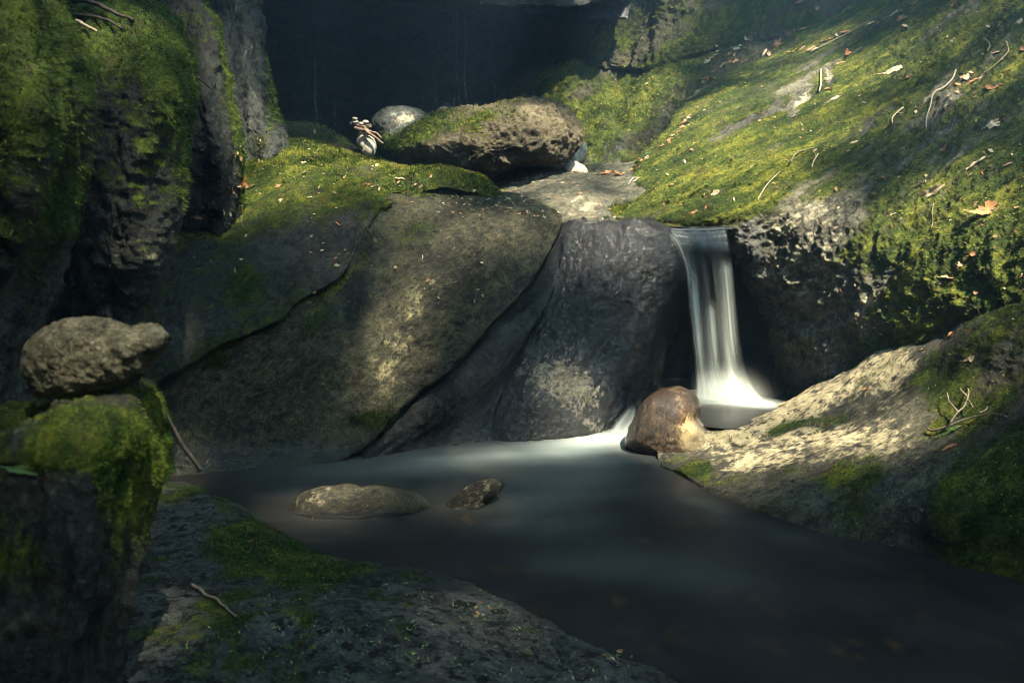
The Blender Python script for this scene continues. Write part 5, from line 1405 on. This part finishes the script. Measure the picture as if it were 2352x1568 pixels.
wd = bpy.data.worlds.new("World"); scene.world = wd; wd.use_nodes = True
wt = wd.node_tree; wt.nodes.clear()
sky = wt.nodes.new("ShaderNodeTexSky"); sky.sky_type = "NISHITA"; sky.sun_disc = False
sky.sun_elevation = SUN_EL; sky.sun_rotation = SUN_AZ
bg = wt.nodes.new("ShaderNodeBackground"); bg.inputs[1].default_value = 0.05
wo = wt.nodes.new("ShaderNodeOutputWorld")
wb = NB(wt)
wt.links.new(wb.mix(1.0, sky.outputs[0], (0.95, 1.0, 0.95), "MULTIPLY"), bg.inputs[0]); wt.links.new(bg.outputs[0], wo.inputs[0])

# holes cut in the unseen crowns to let sun onto chosen spots: (x, y, radius in photo px, how open)
GAPS = [
    (1560, 320, 110, 1.0), (1500, 400, 95, 1.0), (1640, 250, 90, 1.0), (1480, 470, 70, 1.0), (1600, 420, 100, 1.0), (1700, 340, 120, 0.9), (1730, 220, 90, 0.75),
    (1830, 300, 130, 0.6), (1700, 450, 80, 0.75), (1370, 290, 110, 1.0), (1430, 240, 100, 1.0), (1340, 230, 50, 0.6), (1380, 370, 60, 1.0), (1400, 120, 90, 0.22),
    (1530, 60, 90, 0.25), (1250, 180, 60, 0.25), (960, 320, 60, 0.95), (1040, 290, 70, 1.0), (1130, 270, 80, 1.0), (1220, 270, 80, 1.0), (1280, 310, 60, 0.95),
    (1180, 330, 60, 0.9), (915, 275, 60, 0.95), (845, 330, 35, 1.0), (825, 280, 35, 0.5), (1230, 415, 80, 0.85), (1340, 460, 80, 0.9), (1400, 505, 60, 0.95),
    (1320, 385, 50, 1.0), (640, 345, 80, 0.95), (740, 340, 80, 0.95), (700, 385, 70, 0.75), (840, 375, 70, 0.85), (930, 400, 70, 0.75), (1040, 395, 80, 0.85),
    (1850, 930, 90, 0.82), (1930, 890, 80, 0.82), (2040, 840, 80, 0.9), (1750, 990, 70, 0.82), (1660, 1005, 60, 0.82), (1700, 1070, 60, 0.82), (1850, 1010, 90, 0.82),
    (1970, 1010, 90, 0.85), (2080, 960, 80, 0.5), (2180, 760, 60, 0.5), (1640, 1120, 40, 0.5), (1560, 940, 40, 0.9), (1575, 1000, 40, 0.9), (1660, 920, 55, 0.42),
    (1710, 930, 45, 0.4), (1620, 760, 50, 0.35), (1670, 650, 45, 0.35), (1610, 860, 50, 0.4), (1400, 1005, 60, 0.75), (1300, 1028, 70, 0.45), (1180, 1050, 80, 0.3),
    (1040, 1070, 90, 0.18), (1260, 880, 45, 0.468), (1330, 930, 45, 0.75), (1370, 985, 40, 0.85), (1430, 525, 70, 0.95), (1350, 530, 60, 0.7), (1540, 640, 50, 0.8),
    (1490, 560, 60, 0.45), (1080, 950, 82, 0.06), (1440, 900, 50, 0.15), (960, 520, 68, 0.275), (940, 640, 52, 0.22), (905, 800, 52, 0.358), (870, 880, 60, 0.275),
    (1050, 540, 75, 0.209), (1150, 540, 68, 0.193), (1200, 500, 52, 0.193), (950, 710, 45, 0.275), (1000, 460, 68, 0.22), (360, 80, 100, 0.33), (420, 170, 60, 0.8),
    (440, 260, 40, 0.72), (300, 40, 80, 0.22), (20, 160, 70, 0.44), (90, 60, 80, 0.193), (150, 400, 50, 0.22), (30, 330, 50, 0.193), (400, 555, 45, 0.95),
    (510, 200, 34, 0.33), (545, 360, 34, 0.385), (490, 60, 34, 0.22), (560, 80, 50, 0.083), (590, 180, 50, 0.066), (200, 790, 80, 0.4), (300, 780, 60, 0.55),
    (370, 765, 40, 0.7), (230, 860, 70, 0.4), (270, 1030, 80, 0.17), (300, 1100, 50, 0.24), (720, 1140, 50, 0.9), (830, 1118, 60, 0.35), (1085, 1140, 55, 0.6),
    (1100, 1400, 34, 0.35), (1410, 1510, 32, 0.45), (1850, 480, 90, 0.75), (1850, 560, 110, 0.65), (1950, 650, 110, 0.6), (1950, 540, 90, 0.6), (2000, 700, 80, 0.7),
    (2060, 600, 100, 0.5), (2050, 160, 50, 0.5), (1840, 230, 60, 0.6), (1850, 100, 70, 0.5), (2130, 445, 50, 0.5), (2250, 480, 50, 0.35), (2240, 190, 60, 0.4),
    (2180, 870, 60, 0.3), (950, 620, 210, 0.03), (1950, 330, 330, 0.165), (2180, 560, 260, 0.12), (1850, 950, 230, 0.2), (700, 380, 200, 0.22), (1400, 150, 220, 0.06),
    (350, 150, 220, 0.06), (650, 500, 170, 0.05), (410, 880, 60, 0.1), (1780, 150, 90, 0.55), (1660, 125, 60, 0.5), (1900, 180, 110, 0.4), (2050, 120, 150, 0.22),
    (1050, 1450, 150, 0.1),
]
gp, grad, gop = [], [], []
for x, y, r_, op in GAPS:
    h = hit(x, y)
    if h is None: continue
    gp.append(np.array(h[0])); grad.append(r_ * (h[0] - Vector(CAM)).length / FP); gop.append(op)
gp = np.array(gp); grad = np.array(grad); gop = np.array(gop)


# spots where crown leaves are kept to hold off the sun
SHADE = [(430, 950, 90), (560, 1000, 70), (480, 640, 100), (600, 600, 80), (150, 1350, 130), (1430, 760, 40), (1500, 800, 60), (1770, 800, 40), (370, 1494, 70), (780, 1430, 80), (1250, 1250, 160), (1700, 1400, 220), (2050, 1220, 120), (560, 1300, 140), (200, 640, 90), (480, 330, 40)]
sp, srad = [], []
for x, y, r_ in SHADE:
    h = hit(x, y)
    if h is not None:
        sp.append(np.array(h[0])); srad.append(r_ * (h[0] - Vector(CAM)).length / FP)


def in_gap(Q, r):
    keep = np.zeros(len(Q), bool)
    for p, ra in zip(sp, srad):
        d = Q - p
        keep |= np.linalg.norm(d - np.outer(d @ S, S), axis=1) < ra * r.uniform(0.8, 1.1, len(Q))
    drop = np.zeros(len(Q), bool)
    for p, ra, op in zip(gp, grad, gop):
        d = Q - p
        d = d - np.outer(d @ S, S)
        dist = np.linalg.norm(d, axis=1)
        drop |= (dist < ra * r.uniform(0.75, 1.3, len(Q)) + 0.05) & (r.random(len(Q)) < 1 + math.log(min(op, 0.999)) / 5.5)
    return drop & ~keep


def canopy_tree(label, tx, ty, x0, x1, y0, y1, count, seed, h0=17.0, h1=23.0):  # unseen tree; crown placed up-sun and cut to shape the sunlight
    r = np.random.default_rng(seed)
    tz = terrain(np.array([tx]), np.array([ty]))[0] - 0.2
    root = bpy.data.objects.new("tree", None); COL.objects.link(root)
    root.location = (tx, ty, tz)
    tag(root, label, "tree")
    nc = count // 14
    g = np.stack([r.uniform(x0, x1, nc), r.uniform(y0, y1, nc), np.full(nc, 1.0)], -1)
    z = r.uniform(h0, h1, nc)
    Q = g + S[None] * ((z - 1.0) / S[2])[:, None]
    Q = np.repeat(Q, 14, 0) + r.normal(size=(nc * 14, 3)) * np.array([0.22, 0.22, 0.10])
    Q = Q[~in_gap(Q, r)]
    n = len(Q)
    nor = r.normal(size=(n, 3)) * 0.5 + np.array([0, 0, 1]); nor /= np.linalg.norm(nor, axis=1)[:, None]
    t = np.cross(nor, r.normal(size=(n, 3))); t /= np.linalg.norm(t, axis=1)[:, None]
    w = np.cross(nor, t)
    L = r.uniform(0.09, 0.16, n)[:, None]
    V = np.stack([Q - t * L / 2, Q + w * L * 0.3 - t * L * 0.05, Q + t * L / 2 - nor * L * 0.12, Q - w * L * 0.3 - t * L * 0.05], 1).reshape(-1, 3)
    me = mesh_np("crown", V - np.array(root.location), np.arange(n * 4).reshape(-1, 4), dict(tint=np.repeat(r.random(n), 4)), smooth=False)
    link("crown", me, M_canopy, parent=root)
    c = np.array([Q[:, 0].mean(), Q[:, 1].mean(), 18.5])
    top = np.array([tx * 0.9 + c[0] * 0.1, ty * 0.9 + c[1] * 0.1, 14.5])
    tube("trunk", [(tx, ty, tz), (tx, ty, tz + 4), (tx * 0.98 + c[0] * 0.02, ty, 10.0), top, (c + top) / 2 + np.array([0, 0, 0.8]), c], 0.34, 0.07, M_bark, None, parent=root, seed=seed, n=14, jit=0.06)
    for k in range(6):
        a = k * 1.05 + r.random()
        e = c + np.array([math.cos(a) * (x1 - x0) * 0.4, math.sin(a) * (y1 - y0) * 0.4, r.uniform(0.6, 2.6)])
        if in_gap(np.linspace(c, e, 8), r).any(): continue
        tube("limb", [c * 0.5 + top * 0.5 + np.array([0, 0, 0.6]), (c + e) / 2 + np.array([0, 0, 0.2]), e], 0.09, 0.02, M_bark, None, parent=root, seed=seed + k, jit=0.05)


canopy_tree("tall broadleaf tree behind the photographer on the left, out of view", -0.8, -6.5, -4.6, -0.6, 0.0, 7.5, 60000, 101)
canopy_tree("tall broadleaf tree behind the photographer on the right, out of view", 12.0, -6.0, -0.6, 2.4, 0.0, 9.5, 66000, 102)
canopy_tree("tall broadleaf tree high on the right bank, out of view", 13.5, -1.0, 2.4, 6.4, 0.0, 10.0, 66000, 103)

def rim_tree(label, tx, ty, cx, cy, cz, rx, ry, rz, seed, count=9000):
    """an unseen tree added round the gorge so its crown closes off the sky"""
    r = np.random.default_rng(seed)
    tz = terrain(np.array([tx]), np.array([ty]))[0] - 0.2
    root = bpy.data.objects.new("tree", None); COL.objects.link(root)
    root.location = (tx, ty, tz)
    tag(root, label, "tree")
    nc = count // 12
    d = r.normal(size=(nc, 3)); d /= np.linalg.norm(d, axis=1)[:, None]
    g = d * (r.random(nc) ** 0.5)[:, None] * np.array([rx, ry, rz]) + np.array([cx, cy, cz])
    Q = np.repeat(g, 12, 0) + r.normal(size=(nc * 12, 3)) * np.array([0.4, 0.4, 0.2])
    Q = Q[~in_gap(Q, r)]
    n = len(Q)
    nor = r.normal(size=(n, 3)) * 0.6 + np.array([0, 0, 1]); nor /= np.linalg.norm(nor, axis=1)[:, None]
    t = np.cross(nor, r.normal(size=(n, 3))); t /= np.linalg.norm(t, axis=1)[:, None]
    w = np.cross(nor, t)
    L = r.uniform(0.2, 0.34, n)[:, None]
    V = np.stack([Q - t * L / 2, Q + w * L * 0.32, Q + t * L / 2 - nor * L * 0.12, Q - w * L * 0.32], 1).reshape(-1, 3)
    me = mesh_np("crown", V - np.array(root.location), np.arange(n * 4).reshape(-1, 4), dict(tint=np.repeat(r.random(n), 4)), smooth=False)
    link("crown", me, M_canopy, parent=root)
    c = np.array([cx, cy, cz]); b0 = np.array([tx, ty, tz])
    tube("trunk", [b0, b0 * 0.7 + c * 0.3 + np.array([0, 0, 0.4]), b0 * 0.3 + c * 0.7, c + np.array([0, 0, rz * 0.6])], 0.26, 0.05, M_bark, None, parent=root, seed=seed, n=12, jit=0.06)
    for k in range(6):
        a = k * 1.05 + r.random()
        e = c + np.array([math.cos(a) * rx * 0.7, math.sin(a) * ry * 0.7, r.uniform(-0.2, 0.6) * rz])
        if in_gap(np.linspace(c, e, 8), r).any(): continue
        tube("limb", [b0 * 0.3 + c * 0.7, (c + e) / 2, e], 0.09, 0.02, M_bark, None, parent=root, seed=seed + k, jit=0.05)


rim_tree("broadleaf tree on the left rim above the mossy buttresses, out of view", -7.5, 3.0, -5.5, 3.5, 9.5, 4.5, 5.5, 2.0, 201, 14000)
rim_tree("broadleaf tree on the rim above the cave, out of view", -3.0, 15.0, -1.0, 11.5, 10.0, 6.0, 4.5, 2.0, 202, 14000)
rim_tree("broadleaf tree on the right rim above the great mossy slope, out of view", 10.0, 9.0, 8.0, 9.0, 10.5, 4.5, 5.0, 2.0, 203, 12000)
rim_tree("broadleaf tree on the right rim leaning over the cave mouth, out of view", 7.5, 10.5, 2.5, 8.5, 11.5, 6.0, 3.8, 1.6, 206, 20000)
rim_tree("broadleaf tree on the left rim beside the photographer, out of view", -8.0, -1.0, -5.0, 0.0, 11.0, 4.2, 4.6, 1.6, 207, 16000)
for k, (lb, x, y, rx) in enumerate((("leafy tree far left downstream behind the camera, out of view", -11.0, -10.0, 6.0), ("leafy tree left of the stream bed well behind the camera, out of view", -3.0, -14.0, 6.0),
                                    ("leafy tree right of the stream bed well behind the camera, out of view", 5.5, -14.5, 6.0), ("leafy tree far right downstream behind the camera, out of view", 14.0, -11.0, 6.5), ("leafy tree on the left slope beyond the mossy buttresses, out of view", -14.0, 1.0, 5.0))):
    rim_tree(lb, x * 1.05, y * 1.05, x, y, 6.0 + 0.3 * abs(x) * (k == 4), rx, 4.0, 5.0, 220 + k, 22000)
rim_tree("broadleaf tree downstream behind the camera on the left bank, out of view", -6.0, -4.0, -3.5, -4.5, 6.5, 4.5, 4.0, 2.2, 204, 14000)
rim_tree("broadleaf tree downstream behind the camera on the right bank, out of view", 7.5, -5.5, 5.5, -7.0, 6.0, 4.5, 3.0, 2.2, 205, 12000)

HAZE = 0.023  # density of a bluish volume added to lift the blacks
if HAZE:
    bm = bmesh.new(); bmesh.ops.create_cube(bm, size=1.0)
    me = bpy.data.meshes.new("black_lift_haze"); bm.to_mesh(me); bm.free()
    m, t = nt("black_lift_haze"); b = NB(t)
    pv = b.n("ShaderNodeVolumePrincipled"); pv.inputs["Color"].default_value = (0.36, 0.68, 1.0, 1)
    pv.inputs["Density"].default_value = HAZE
    pv.inputs["Anisotropy"].default_value = 0.6
    out = b.n("ShaderNodeOutputMaterial"); t.links.new(pv.outputs[0], out.inputs["Volume"])
    o = link("black_lift_haze", me, m, (2, 0, 11.5)); o.scale = (40, 40, 27.0); o["kind"] = "stuff"
    tag(o, "thin bluish volume added to lift the dark tones of the gorge", None)

# ---------------------------------------------------------------- RENDER LOOK
scene.render.engine = "CYCLES"
scene.view_settings.view_transform = "Standard"
scene.view_settings.look = "None"
scene.view_settings.exposure = 3.15
scene.view_settings.gamma = 1.0
scene.view_settings.use_curve_mapping = False
cy = scene.cycles
cy.max_bounces = 8; cy.diffuse_bounces = 4; cy.transparent_max_bounces = 16
cy.use_denoising = True
cy.filter_width = 1.0
